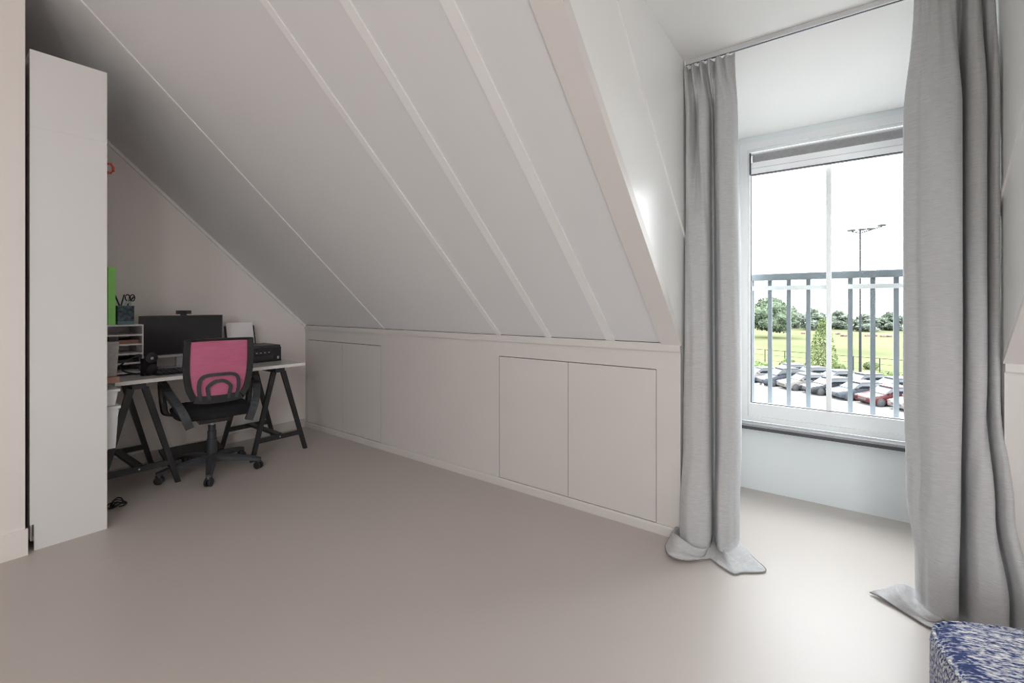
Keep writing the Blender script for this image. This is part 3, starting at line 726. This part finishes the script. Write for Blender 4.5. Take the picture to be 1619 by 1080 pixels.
# ------------------------------------------------------------------ office chair (local +y is the way the sitter faces)
ch = thing('office_chair', 'black swivel chair with pink mesh backrest at the desk', 'office chair', (-3.575, 1.283, 0), math.radians(80))
a0 = math.radians(-95-80)
bm = bmesh.new(); lathe(bm, [(0.045, 0.075), (0.055, 0.082), (0.055, 0.112), (0.042, 0.125)], 20); hub = obj('hub', bm, M_greypl, ch, smooth=True)
for k in range(5):
    a = a0+k*2*PI/5; d = Vector((math.cos(a), math.sin(a), 0))
    bm = bmesh.new()
    prof = [(0.035, 0.100, 0.060, 0.042), (0.12, 0.098, 0.052, 0.040), (0.22, 0.086, 0.044, 0.034), (0.285, 0.075, 0.036, 0.026), (0.312, 0.070, 0.026, 0.020)]
    rings = []; sd = Vector((-d.y, d.x, 0))
    for r, z, wd, hh in prof:
        c = d*r+Vector((0, 0, z))
        rings.append([bm.verts.new(c+sd*(wd/2*p)+Vector((0, 0, hh/2*q))) for p, q in ((-1,-1),(1,-1),(1,0.4),(0.5,1),(-0.5,1),(-1,0.4))])
    for A, B in zip(rings[:-1], rings[1:]):
        for j in range(6): bm.faces.new((A[j], A[(j+1) % 6], B[(j+1) % 6], B[j]))
    bm.faces.new(rings[0]); bm.faces.new(rings[-1][::-1])
    arm = obj('base_arm', bm, M_greypl, ch, smooth=True)
    # caster: two wheels + hood
    cp = d*0.297
    ang = a+1.1
    cs_ = bmesh.new()
    ax = Vector((math.cos(ang), math.sin(ang), 0))
    for s in (-1, 1):
        Mx = Matrix.Translation(cp+ax*(0.012*s)+Vector((0, 0, 0.0265))) @ ax.to_track_quat('Z', 'Y').to_matrix().to_4x4()
        lathe(cs_, [(0.018, -0.009), (0.0255, -0.007), (0.0255, 0.007), (0.018, 0.009)], 16, Mx)
    cst = obj('caster', cs_, M_blackpl, ch, smooth=True)
    bm = bmesh.new(); lathe(bm, [(0.016, 0.046), (0.022, 0.05), (0.014, 0.066)], 12, Matrix.Translation((cp.x, cp.y, 0))); obj('hood', bm, M_blackpl, cst, smooth=True)
bm = bmesh.new(); lathe(bm, [(0.030, 0.126), (0.033, 0.14), (0.031, 0.235), (0.027, 0.237), (0.027, 0.29), (0.023, 0.292), (0.023, 0.33)], 20); obj('gas_lift', bm, M_greypl, ch, smooth=True)
bm = bmesh.new(); lathe(bm, [(0.016, 0.3305), (0.016, 0.372)], 16); obj('piston', bm, M_silver, ch, smooth=True)
bm = bmesh.new(); bx(bm, -0.09, 0.09, -0.10, 0.12, 0.365, 0.395); bevel(bm, 0.006); obj('tilt_plate', bm, M_blackpl, ch, smooth=True)
bm = bmesh.new(); tube(bm, [(0.085, 0.02, 0.375), (0.20, 0.03, 0.37), (0.235, 0.03, 0.372)], 0.006, 8); obj('height_lever', bm, M_blackpl, ch, smooth=True)
# seat
bm = bmesh.new()
nu, nv = 14, 14; top = {}; botm = {}
for i in range(nu+1):
    for j in range(nv+1):
        u, v = -1+2*i/nu, -1+2*j/nv
        e = 0.30
        x = 0.235*u*math.sqrt(1-0.30*v*v*u*u*0.9) ; y = 0.225*v*math.sqrt(1-0.30*u*u*v*v*0.9)
        edge = max(abs(u), abs(v))
        k = (1-edge**6)
        z = 0.455+0.030*k+0.012*abs(u)**2*k
        if v > 0.55: z -= 0.035*((v-0.55)/0.45)**2
        top[i, j] = bm.verts.new((x, y, z)); botm[i, j] = bm.verts.new((x*0.93, y*0.93, 0.397+0.02*(edge**4)))
for i in range(nu):
    for j in range(nv):
        bm.faces.new((top[i,j], top[i+1,j], top[i+1,j+1], top[i,j+1])); bm.faces.new((botm[i,j], botm[i,j+1], botm[i+1,j+1], botm[i+1,j]))
per = [(i, 0) for i in range(nu)]+[(nu, j) for j in range(nv)]+[(i, nv) for i in range(nu, 0, -1)]+[(0, j) for j in range(nv, 0, -1)]
for a, b in zip(per, per[1:]+per[:1]): bm.faces.new((top[a], botm[a], botm[b], top[b]))
obj('seat', bm, M_blackfab, ch, smooth=True)
# backrest: outline in (x, z), y follows a gentle lean and curve
def back_y(x, z): return -0.215-0.13*max(0, (z-0.50)) - 0.0 + 0.25*x*x
def brp(x, z, off=0): return Vector((x, back_y(x, z)+off, z))
outer = cat_rom([(-0.150, 0.545, 0), (-0.180, 0.62, 0), (-0.197, 0.74, 0), (-0.197, 0.87, 0), (-0.194, 0.944, 0)], 14) + cat_rom([(-0.190, 0.949, 0), (-0.10, 0.952, 0), (0.0, 0.953, 0), (0.10, 0.952, 0), (0.190, 0.949, 0)], 14) + cat_rom([(0.194, 0.944, 0), (0.197, 0.87, 0), (0.197, 0.74, 0), (0.180, 0.62, 0), (0.150, 0.545, 0)], 14) + cat_rom([(0.142, 0.535, 0), (0.08, 0.523, 0), (0, 0.520, 0), (-0.08, 0.523, 0), (-0.142, 0.535, 0)], 14)
bm = bmesh.new()
n = len(outer); R4 = []
for i, p in enumerate(outer):
    cx, cz = 0, 0.725
    side_w = 0.036 if (14 <= i < 28) is False and i < 42 else (0.016 if i < 28 else 0.05)
    # inward direction
    q = outer[(i+1) % n]-outer[i-1]; inn = Vector((-q.y, q.x, 0)).normalized()
    if inn.dot(Vector((cx, cz, 0))-p) < 0: inn = -inn
    pin = p+inn*side_w
    R4.append([bm.verts.new(brp(p.x, p.y, 0.011)), bm.verts.new(brp(pin.x, pin.y, 0.008)), bm.verts.new(brp(pin.x, pin.y, -0.006)), bm.verts.new(brp(p.x, p.y, -0.013))])
for i in range(n):
    A, B = R4[i], R4[(i+1) % n]
    for j in range(4): bm.faces.new((A[j], A[(j+1) % 4], B[(j+1) % 4], B[j]))
obj('back_frame', bm, M_blackpl, ch, smooth=True)
bm = bmesh.new()
def half_w(z):
    pts = [(0.515, 0.105), (0.60, 0.142), (0.72, 0.168), (0.85, 0.172), (0.945, 0.170)]
    for (z0, w0), (z1, w1) in zip(pts[:-1], pts[1:]):
        if z <= z1: return w0+(w1-w0)*(z-z0)/(z1-z0)
    return pts[-1][1]
G = []
for i in range(17):
    z = 0.555+(0.940-0.555)*i/16; hwid = half_w(z)+0.006
    G.append([bm.verts.new(brp(hwid*(-1+2*j/14), z, 0.003)) for j in range(15)])
for A, B in zip(G[:-1], G[1:]):
    for j in range(14): bm.faces.new((A[j], A[j+1], B[j+1], B[j]))
obj('mesh_fabric', bm, M_pink, ch, smooth='full')
# lumbar support: two nested arches
for wb, wt, zt, th in ((0.112, 0.106, 0.712, 0.020), (0.066, 0.060, 0.668, 0.020)):
    bm = bmesh.new()
    pts = cat_rom([(-wb+0.012, 0.545, 0), (-wb, 0.62, 0), (-wt, zt-0.03, 0), (-wt+0.03, zt-0.004, 0), (0, zt, 0), (wt-0.03, zt-0.004, 0), (wt, zt-0.03, 0), (wb, 0.62, 0), (wb-0.012, 0.545, 0)], 40)
    P3 = [brp(p.x, p.y, -0.010) for p in pts]
    N3 = len(P3); rg = []
    for i, p in enumerate(P3):
        dd = (P3[min(i+1, N3-1)]-P3[max(i-1, 0)]).normalized(); s = dd.cross(Vector((0, 1, 0))).normalized()
        rg.append([bm.verts.new(p+s*th/2+Vector((0, .005, 0))), bm.verts.new(p-s*th/2+Vector((0, .005, 0))), bm.verts.new(p-s*th/2-Vector((0, .006, 0))), bm.verts.new(p+s*th/2-Vector((0, .006, 0)))])
    for A, B in zip(rg[:-1], rg[1:]):
        for j in range(4): bm.faces.new((A[j], A[(j+1) % 4], B[(j+1) % 4], B[j]))
    bm.faces.new(rg[0]); bm.faces.new(rg[-1][::-1])
    obj('lumbar_arch', bm, M_greypl, ch, smooth=True)
# armrests: closed triangular loops joining pad, seat and back
for s in (-1, 1):
    bm = bmesh.new()
    path = cat_rom([(s*0.258, -0.10, 0.612), (s*0.266, -0.02, 0.638), (s*0.270, 0.07, 0.650), (s*0.270, 0.125, 0.636), (s*0.266, 0.138, 0.58), (s*0.258, 0.128, 0.48), (s*0.245, 0.118, 0.425), (s*0.19, 0.11, 0.403)], 36)
    N3 = len(path); rg = []
    for i, p in enumerate(path):
        dd = (path[min(i+1, N3-1)]-path[max(i-1, 0)]).normalized(); sx = Vector((1, 0, 0)); nn = dd.cross(sx).normalized()
        f = i/(N3-1); wd = 0.040; hh = 0.026 if 0.35 < f < 0.7 else 0.034
        rg.append([bm.verts.new(p+sx*(wd/2*a)+nn*(hh/2*b)) for a, b in ((-1,-0.6),(-0.6,-1),(0.6,-1),(1,-0.6),(1,0.6),(0.6,1),(-0.6,1),(-1,0.6))])
    for A, B in zip(rg[:-1], rg[1:]):
        for j in range(8): bm.faces.new((A[j], A[(j+1) % 8], B[(j+1) % 8], B[j]))
    bm.faces.new(rg[0]); bm.faces.new(rg[-1][::-1])
    obj('armrest', bm, M_blackpl, ch, smooth=True)
    # bracket from arm up to the back frame
    bm = bmesh.new()
    br = [(s*0.264, 0.02, 0.632), (s*0.258, -0.07, 0.607), (s*0.240, -0.17, 0.565), (s*0.212, -0.252, 0.510), (s*0.188, -0.275, 0.455), (s*0.166, -0.272, 0.388)]
    tube(bm, cat_rom(br, 16), 0, flat=(0.026, 0.046), up=Vector((1, 0, 0)))
    bkt = obj('back_bracket', bm, M_greypl, ch)
    for sx_, sy_, z in ((0.228, -0.225, 0.545), (0.200, -0.278, 0.487)):
        bm = bmesh.new(); lathe(bm, [(0.006, 0), (0.006, 0.004)], 10, Matrix.Translation((s*sx_, sy_-0.006, z)) @ Matrix.Rotation(PI/2, 4, 'X')); obj('screw', bm, M_gasket, bkt)

# ================================================================== outside
GZ = -6.5
M_field = mat('pale_grass_field', (0.076, 0.080, 0.045), 0.9, 0.18, 0.06, spec=0.0)  # pale grass colour, lightened for haze; no sun in the scene
M_road = mat('pale_paving', (0.17, 0.165, 0.16), 0.85, 0.06, 0.8, spec=0.0)
M_kerb = mat('concrete_kerb', (0.2, 0.195, 0.19), 0.8)
M_leaf = mat('hazed_leaves', (0.064, 0.080, 0.055), 0.7, 0.5, 1.2, spec=0.0)  # leaf green lightened to carry haze in the colour
M_leaf2 = mat('pale_leaves', (0.062, 0.078, 0.034), 0.7, 0.4, 3, spec=0.0)
M_leaf3 = mat('hazed_far_leaves', (0.076, 0.088, 0.070), 0.8, 0.45, 0.5, spec=0.0)  # distant foliage, haze mixed into the base colour
M_bark = mat('bark', (0.12, 0.09, 0.07), 0.9, 0.2, 10)
M_mast = mat('galvanised_mast', (0.018, 0.02, 0.022), 0.8, spec=0.1)
M_tyre = mat('tyre_rubber', (0.02, 0.02, 0.02), 0.8)
M_rim = mat('car_wheel_rim', (0.045, 0.045, 0.05), 0.5, spec=0.2)
M_carlight = mat('car_tail_lens', (0.05, 0.006, 0.005), 0.3)
M_carglass = mat('dark_car_glass', (0.012, 0.014, 0.017), 0.3, spec=0.3)
M_lamp = mat('lamp_glass', (0.06, 0.06, 0.06), 0.3)

bm = bmesh.new(); bx(bm, -260, 260, -160, 184, GZ-1, GZ); struct('ground', bm, M_field)
# paved street in front of the house, its far edge runs along the parked cars
RD0, RD1 = Vector((-12.5, 55.2)), Vector((9.0, 41.6))
rd = (RD1-RD0).normalized(); rn = Vector((-rd.y, rd.x))   # rn points away from the house
if rn.y < 0: rn = -rn
a = RD0-rd*60+rn*5.0; b = RD1+rd*60+rn*5.0
bm = bmesh.new(); prism(bm, [tuple(a), tuple(b), (b.x-5, -60), (a.x-5, -60)], 'z', GZ+0.002, GZ+0.03); struct('street', bm, M_road)
bm = bmesh.new(); prism(bm, [tuple(a), tuple(b), tuple(b+rn*0.25), tuple(a+rn*0.25)], 'z', GZ+0.001, GZ+0.16); struct('trim_9', bm, M_kerb)

# french balcony railing outside the window
RYO = 3.42
rl = thing('balcony_railing', 'slate steel balcony railing outside the window', 'railing', (0, RYO, 0))
box('top_rail', M_rail, (-0.80, 0.70, -0.028, 0.028, 1.333, 1.375), rl, bev=0.004)
box('lower_rail', M_track, (-0.80, 0.70, -0.015, 0.005, 1.268, 1.296), rl, bev=0.002)
box('bottom_rail', M_rail, (-0.80, 0.70, -0.02, 0.02, 0.24, 0.275), rl, bev=0.003)
bal = None
for k in range(-3, 8):
    x = -0.195+k*0.1068
    if bal is None:
        bm = bmesh.new(); bx(bm, -0.0125, 0.0125, 0.0055, 0.0205, 0.2755, 1.3325); o = obj('baluster', bm, M_rail, rl); bal = o.data
    else:
        o = bpy.data.objects.new('baluster', bal); C.objects.link(o); o.parent = rl
    o.location = (x, 0, 0)
for x in (-0.79, 0.69): box('post', M_rail, (x-0.02, x+0.02, -0.05, 0.02, 0.276, 1.332), rl)

# --- cars
def lin(h): 
    return tuple(((c/255+0.055)/1.055)**2.4 if c > 10 else c/3000 for c in h)
def make_car(loc, rz, col, label, suv=0.0):
    t = thing('car', label, 'car', (loc[0], loc[1], GZ+0.03), rz, group='cars parked along the street')
    pm = mat('car_paint', tuple(c*(0.16 if max(col) > 140 else 0.45) for c in lin(col)), 0.35, 0.02, 2, spec=0.25)
    h1 = 0.92+suv*0.15; h2 = 1.45+suv*0.25
    def loft(secs, name, m, par=None):
        bm = bmesh.new(); rings = []
        for x, z0, z1, w0, w1 in secs:
            rings.append([bm.verts.new((x, -w0, z0)), bm.verts.new((x, w0, z0)), bm.verts.new((x, w0*1.03, (z0+z1)/2)), bm.verts.new((x, w1, z1)), bm.verts.new((x, -w1, z1)), bm.verts.new((x, -w0*1.03, (z0+z1)/2))])
        for A, B in zip(rings[:-1], rings[1:]):
            for j in range(6): bm.faces.new((A[j], A[(j+1) % 6], B[(j+1) % 6], B[j]))
        bm.faces.new(rings[0]); bm.faces.new(rings[-1][::-1])
        return obj(name, bm, m, par if par is not None else t, smooth=True)
    loft([(2.12, 0.38, 0.62, 0.70, 0.62), (2.02, 0.26, 0.72, 0.80, 0.74), (1.5, 0.22, 0.80, 0.86, 0.80), (0.85, 0.22, h1, 0.87, 0.80), (-1.2, 0.22, h1+0.05, 0.87, 0.80), (-1.9, 0.26, h1+0.05, 0.85, 0.78), (-2.10, 0.40, h1-0.08, 0.76, 0.70)], 'body', pm)
    loft([(0.95, h1-0.03, h1+0.01, 0.76, 0.74), (0.20, h1, h2-0.05, 0.765, 0.60), (-1.2, h1, h2-0.05, 0.765, 0.60), (-1.95+suv*0.1, h1, h1+0.12+suv*0.3, 0.74, 0.66)], 'windows', M_carglass)
    loft([(0.28, h2-0.08, h2-0.03, 0.61, 0.58), (0.10, h2-0.07, h2, 0.625, 0.56), (-1.15, h2-0.07, h2, 0.625, 0.56), (-1.35, h2-0.09, h2-0.03, 0.62, 0.57)], 'roof', pm)
    for sx, sy in ((1.35, 1), (1.35, -1), (-1.3, 1), (-1.3, -1)):
        Mx = Matrix.Translation((sx, sy*0.78, 0.32)) @ Matrix.Rotation(-sy*PI/2, 4, 'X')
        bm = bmesh.new(); lathe(bm, [(0.25, -0.12), (0.32, -0.10), (0.32, 0.10), (0.25, 0.12)], 18, Mx); wh = obj('wheel', bm, M_tyre, t, smooth=True)
        bm = bmesh.new(); lathe(bm, [(0.20, 0.121), (0.17, 0.13), (0.03, 0.128)], 14, Mx); obj('rim', bm, M_rim, wh, smooth=True)
    for sy in (-1, 1):
        box('headlight', M_lamp, (2.03, 2.115, sy*0.62-0.13, sy*0.62+0.13, 0.60, 0.70), t, bev=0.02)
        box('tail_light', M_carlight, (-2.08, -2.0, sy*0.66-0.1, sy*0.66+0.1, h1-0.22, h1-0.06), t, bev=0.02)
        box('mirror', pm, (0.62, 0.76, sy*0.90-0.08, sy*0.90+0.08, h1, h1+0.13), t, bev=0.02)
    box('grille', M_tyre, (2.09, 2.135, -0.4, 0.4, 0.42, 0.56), t, bev=0.01)
    return t
def ground_pt(px, py):
    T = math.radians(53.4089); f = Vector((-math.cos(T), math.sin(T), 0)); r = Vector((math.sin(T), math.cos(T), 0))
    d = f+r*((px-809.5)/FPX)+Vector((0, 0, (482.38-py)/FPX)); k = (GZ-CAM_Z)/d.z
    return Vector((0, 0, CAM_Z))+d*k
head = math.atan2(-0.62, -0.78)
hv = Vector((math.cos(head), math.sin(head)))
row = [((205, 200, 200), 'off-white car at the left end of the front row of parked cars', 0.0),
       ((52, 56, 66), 'dark grey tall car, second from the left in the front row', 0.9),
       ((190, 180, 172), 'beige car in front of the low green bushes', 0.0),
       ((34, 36, 42), 'black car between the beige car and the charcoal saloon', 0.0),
       ((60, 66, 74), 'charcoal saloon just left of the dark red car', 0.0),
       ((78, 24, 26), 'dark red car near the right end of the front row', 0.0),
       ((205, 185, 183), 'pale pink car at the right end of the front row', 0.0)]
row2 = [((150, 175, 190), 'pale blue car at the left end of the back row of parked cars', 0.2),
        ((165, 172, 180), 'silver car in the back row behind the dark grey tall car', 0.2),
        ((215, 215, 218), 'white car half hidden behind the bushes', 0.1),
        ((55, 62, 60), 'dark green-grey car in the back row behind the charcoal saloon', 0.3),
        ((95, 100, 108), 'grey car in the back row behind the dark red car', 0.2),
        ((205, 210, 216), 'white car at the right end of the back row', 0.3)]
RA = Vector((-7.06, 51.17))
for k, (col, lb, suv) in enumerate(row):
    q = RA+rd*(0.2+2.25*k); make_car(tuple(q), head, col, lb, suv)
for k, (col, lb, suv) in enumerate(row2):
    q = RA+rd*(-2.0+2.4*k)-hv*4.9; make_car(tuple(q), head, col, lb, suv)

# --- trees and shrubs
def blob(bm, c, rx, ry, rz, sub, rough):
    r = bmesh.ops.create_icosphere(bm, subdivisions=sub, radius=1.0)
    for v in r['verts']:
        k = 1+random.uniform(-rough, rough)
        v.co = Vector((v.co.x*rx*k+c[0], v.co.y*ry*k+c[1], v.co.z*rz*k+c[2]))
def leaf_cloud(bm, blobs, n, size):
    """small leaf quads scattered over and just inside the surface of ellipsoids"""
    tot = sum(b[1]*b[2] for b in blobs)
    for c, rx, rz in blobs:
        for k in range(max(8, int(n*rx*rz/tot))):
            d = Vector((random.gauss(0, 1), random.gauss(0, 1), random.gauss(0, 1))).normalized()*random.uniform(0.72, 1.08)
            p = Vector((c[0]+d.x*rx, c[1]+d.y*rx, c[2]+d.z*rz))
            u = Vector((random.uniform(-1, 1), random.uniform(-1, 1), random.uniform(-1, 1))).normalized(); v = u.orthogonal().normalized(); q = size*random.uniform(0.6, 1.3)
            bm.faces.new([bm.verts.new(p+u*q), bm.verts.new(p+v*q*0.6), bm.verts.new(p-u*q), bm.verts.new(p-v*q*0.6)])
def tree(name, label, loc, h, wd, m, nb=9, group='trees beyond the field', low=0.12, leaves=2500, size=0.3):
    t = thing(name, label, 'tree', (loc[0], loc[1], GZ), group=group)
    bm = bmesh.new(); tube(bm, [(0, 0, 0), (0.02*h, 0, h*0.4), (0, 0.01*h, h*0.7)], [0.03*h*0.6+0.05, 0.02*h*0.6+0.04, 0.02], 8); obj('trunk', bm, M_bark, t, smooth=True)
    bm = bmesh.new(); blobs = []
    for k in range(nb):
        a = k*2.4; f = k/max(1, nb-1)
        z = h*(low+0.16+(0.84-low-0.16)*f); prof = math.sin(PI*min(1, 0.18+0.80*f))**0.7
        rr = wd*0.5*prof*0.55
        b = ((rr*math.cos(a), rr*math.sin(a), z), wd*0.26*(0.7+0.5*prof), h*0.15*(0.7+0.5*prof)); blobs.append(b)
        blob(bm, b[0], b[1]*0.86, b[1]*0.86, b[2]*0.86, 2, 0.12)
    leaf_cloud(bm, blobs, leaves, size)
    obj('crown', bm, m, t)
    return t
p = ground_pt(1221, 530); p = p*1.0
tree('tree', 'large round green tree standing at the left edge of the field', (-14.2, 121.0), 10.0, 9.6, M_leaf, 14, leaves=6000, size=0.28)
far = [(-46+6.3*k, 166+(k % 2)*11, (6.9 if k < 7 else 5.7)+0.5*math.sin(k*2.1), 7.0) for k in range(13)]
ordn = ['first', 'second', 'third', 'fourth', 'fifth', 'sixth', 'seventh', 'eighth', 'ninth', 'tenth', 'eleventh', 'twelfth', 'thirteenth']
for i, (x, y, h, wd) in enumerate(far):
    tree('far_tree', 'hazy dark green tree behind the field, %s from the left in the tree line' % ordn[i], (x, y), h, wd, M_leaf3, 8, low=-0.08, leaves=1600, size=0.42)
# young tree by the parking with real leaves
p = ground_pt(1301, 597)
yt = thing('young_tree', 'young pale green tree behind the parked cars', 'tree', (p.x, p.y, GZ))
bm = bmesh.new(); tube(bm, [(0, 0, 0), (0.05, 0, 2.0), (0.0, 0.05, 4.8)], [0.09, 0.07, 0.02], 8); obj('trunk', bm, M_bark, yt, smooth=True)
bm = bmesh.new()
for k in range(1500):
    f = random.random(); z = 0.9+f*5.3; rad = 1.55*(1-f)**0.75*min(1, 0.45+f*3)+0.15
    a = random.uniform(0, 2*PI); r = rad*math.sqrt(random.random())
    c = Vector((r*math.cos(a), r*math.sin(a), z)); u = Vector((random.uniform(-1, 1), random.uniform(-1, 1), random.uniform(-1, 1))).normalized(); v = u.orthogonal().normalized(); s = random.uniform(0.09, 0.17)
    bm.faces.new([bm.verts.new(c+u*s), bm.verts.new(c+v*s*0.6), bm.verts.new(c-u*s), bm.verts.new(c-v*s*0.6)])
lf = obj('leaves', bm, M_leaf2, yt); lf['kind'] = 'stuff'
shr = [(1246, 588, 1.5, 1.9, 'low pale green shrub left of the young tree'), (1279, 590, 1.2, 1.6, 'small rounded shrub close to the beige car'), (1324, 594, 1.3, 1.8, 'shrub at the foot of the young tree, right side'), (1192, 588, 1.3, 3.0, 'shrub at the far left end of the verge'), (1408, 606, 1.1, 2.6, 'shrub near the right end of the fence'), (1376, 584, 0.9, 1.4, 'low shrub just right of the floodlight mast')]
for px, py, h, wd, lb in shr:
    p = ground_pt(px, py); t = thing('shrub', lb, 'shrub', (p.x, p.y, GZ), group='shrubs on the verge')
    bm = bmesh.new()
    for k in range(5): blob(bm, (random.uniform(-.3, .3)*wd, random.uniform(-.2, .2)*wd, h*random.uniform(0.3, 0.6)), wd*0.28, wd*0.28, h*0.42, 3, 0.16)
    leaf_cloud(bm, [((0, 0, h*0.45), wd*0.45, h*0.5)], 500, 0.12); obj('foliage', bm, M_leaf2, t)
    bm = bmesh.new(); tube(bm, [(0, 0, 0), (0, 0, h*0.5)], 0.04, 6); obj('stem', bm, M_bark, t)
# low reddish plants on the field
M_heath = mat('reddish_heath', (0.11, 0.07, 0.055), 0.9, 0.3, 3)
for i, (px, py) in enumerate(((1269, 526), (1326, 527), (1334, 530), (1368, 530), (1381, 530), (1394, 531), (1407, 531))):
    p = ground_pt(px, py+2); bm = bmesh.new()
    for k in range(3): blob(bm, (random.uniform(-.5, .5), random.uniform(-.3, .3), 0.3), 0.4, 0.4, 0.36, 2, 0.15)
    o = obj('field_plant', bm, M_heath, loc=(p.x, p.y, GZ)); tag(o, 'low reddish clump out on the grass field, %s from the left' % ordn[i], 'plant', 'reddish clumps on the field')

# --- fence along the field
fa, fb = ground_pt(1180, 574), ground_pt(1436, 600)
fd = (fb-fa); fl = fd.length; fd.normalize()
fe = thing('field_fence', 'thin dark post and wire fence along the field edge', 'fence', (fa.x, fa.y, GZ), math.atan2(fd.y, fd.x))
pmesh = None
npost = 8
for k in range(npost):
    if pmesh is None:
        bm = bmesh.new(); lathe(bm, [(0.045, 0), (0.045, 1.95), (0.02, 2.0)], 8); o = obj('post', bm, M_mast, fe); pmesh = o.data
    else:
        o = bpy.data.objects.new('post', pmesh); C.objects.link(o); o.parent = fe
    o.location = (fl*k/(npost-1), 0, 0)
for z in (0.6, 1.3, 1.93):
    bm = bmesh.new(); tube(bm, [(0, 0.06, z), (fl, 0.06, z)], 0.025 if z > 1.5 else 0.012, 6); obj('wire', bm, M_mast, fe)

# --- floodlight mast
p = ground_pt(1360, 599)
ms = thing('floodlight_mast', 'tall slim floodlight mast rising above the railing', 'floodlight', (p.x, p.y, GZ), 0.35)
bm = bmesh.new(); tube(bm, [(0, 0, 0), (0, 0, 7), (0, 0, 15.6)], [0.13, 0.10, 0.06], 10); obj('pole', bm, M_mast, ms, smooth=True)
bm = bmesh.new(); tube(bm, [(-0.75, 0, 15.35), (0, 0, 15.15), (1.9, 0, 15.75)], 0.05, 8); obj('cross_arm', bm, M_mast, ms, smooth=True)
for x, z in ((-0.8, 15.45), (0.15, 15.5), (0.9, 15.55), (1.9, 15.85)):
    bm = bmesh.new(); bx(bm, x-0.28, x+0.28, -0.2, 0.2, z-0.06, z+0.08); bevel(bm, 0.03); hdl = obj('floodlight_head', bm, M_mast, ms, smooth=True)
    box('lens', M_lamp, (x-0.22, x+0.22, -0.16, 0.16, z-0.075, z-0.0605), hdl)
# --- striped bollards on the street
for i, (px, py) in enumerate(((1199, 631), (1206, 632))):
    p = ground_pt(px, py)
    t = thing('bollard', ['grey and white street bollard nearest the window frame', 'grey and white street bollard second from the window frame'][i], 'bollard', (p.x, p.y, GZ+0.03), group='street bollards')
    bm = bmesh.new(); lathe(bm, [(0.09, 0), (0.09, 1.2), (0.05, 1.28)], 12); obj('shaft', bm, M_kerb, t, smooth=True)
    bm = bmesh.new(); lathe(bm, [(0.095, 0.9), (0.095, 1.1)], 12); obj('band', bm, M_white_plastic, t, smooth=True)
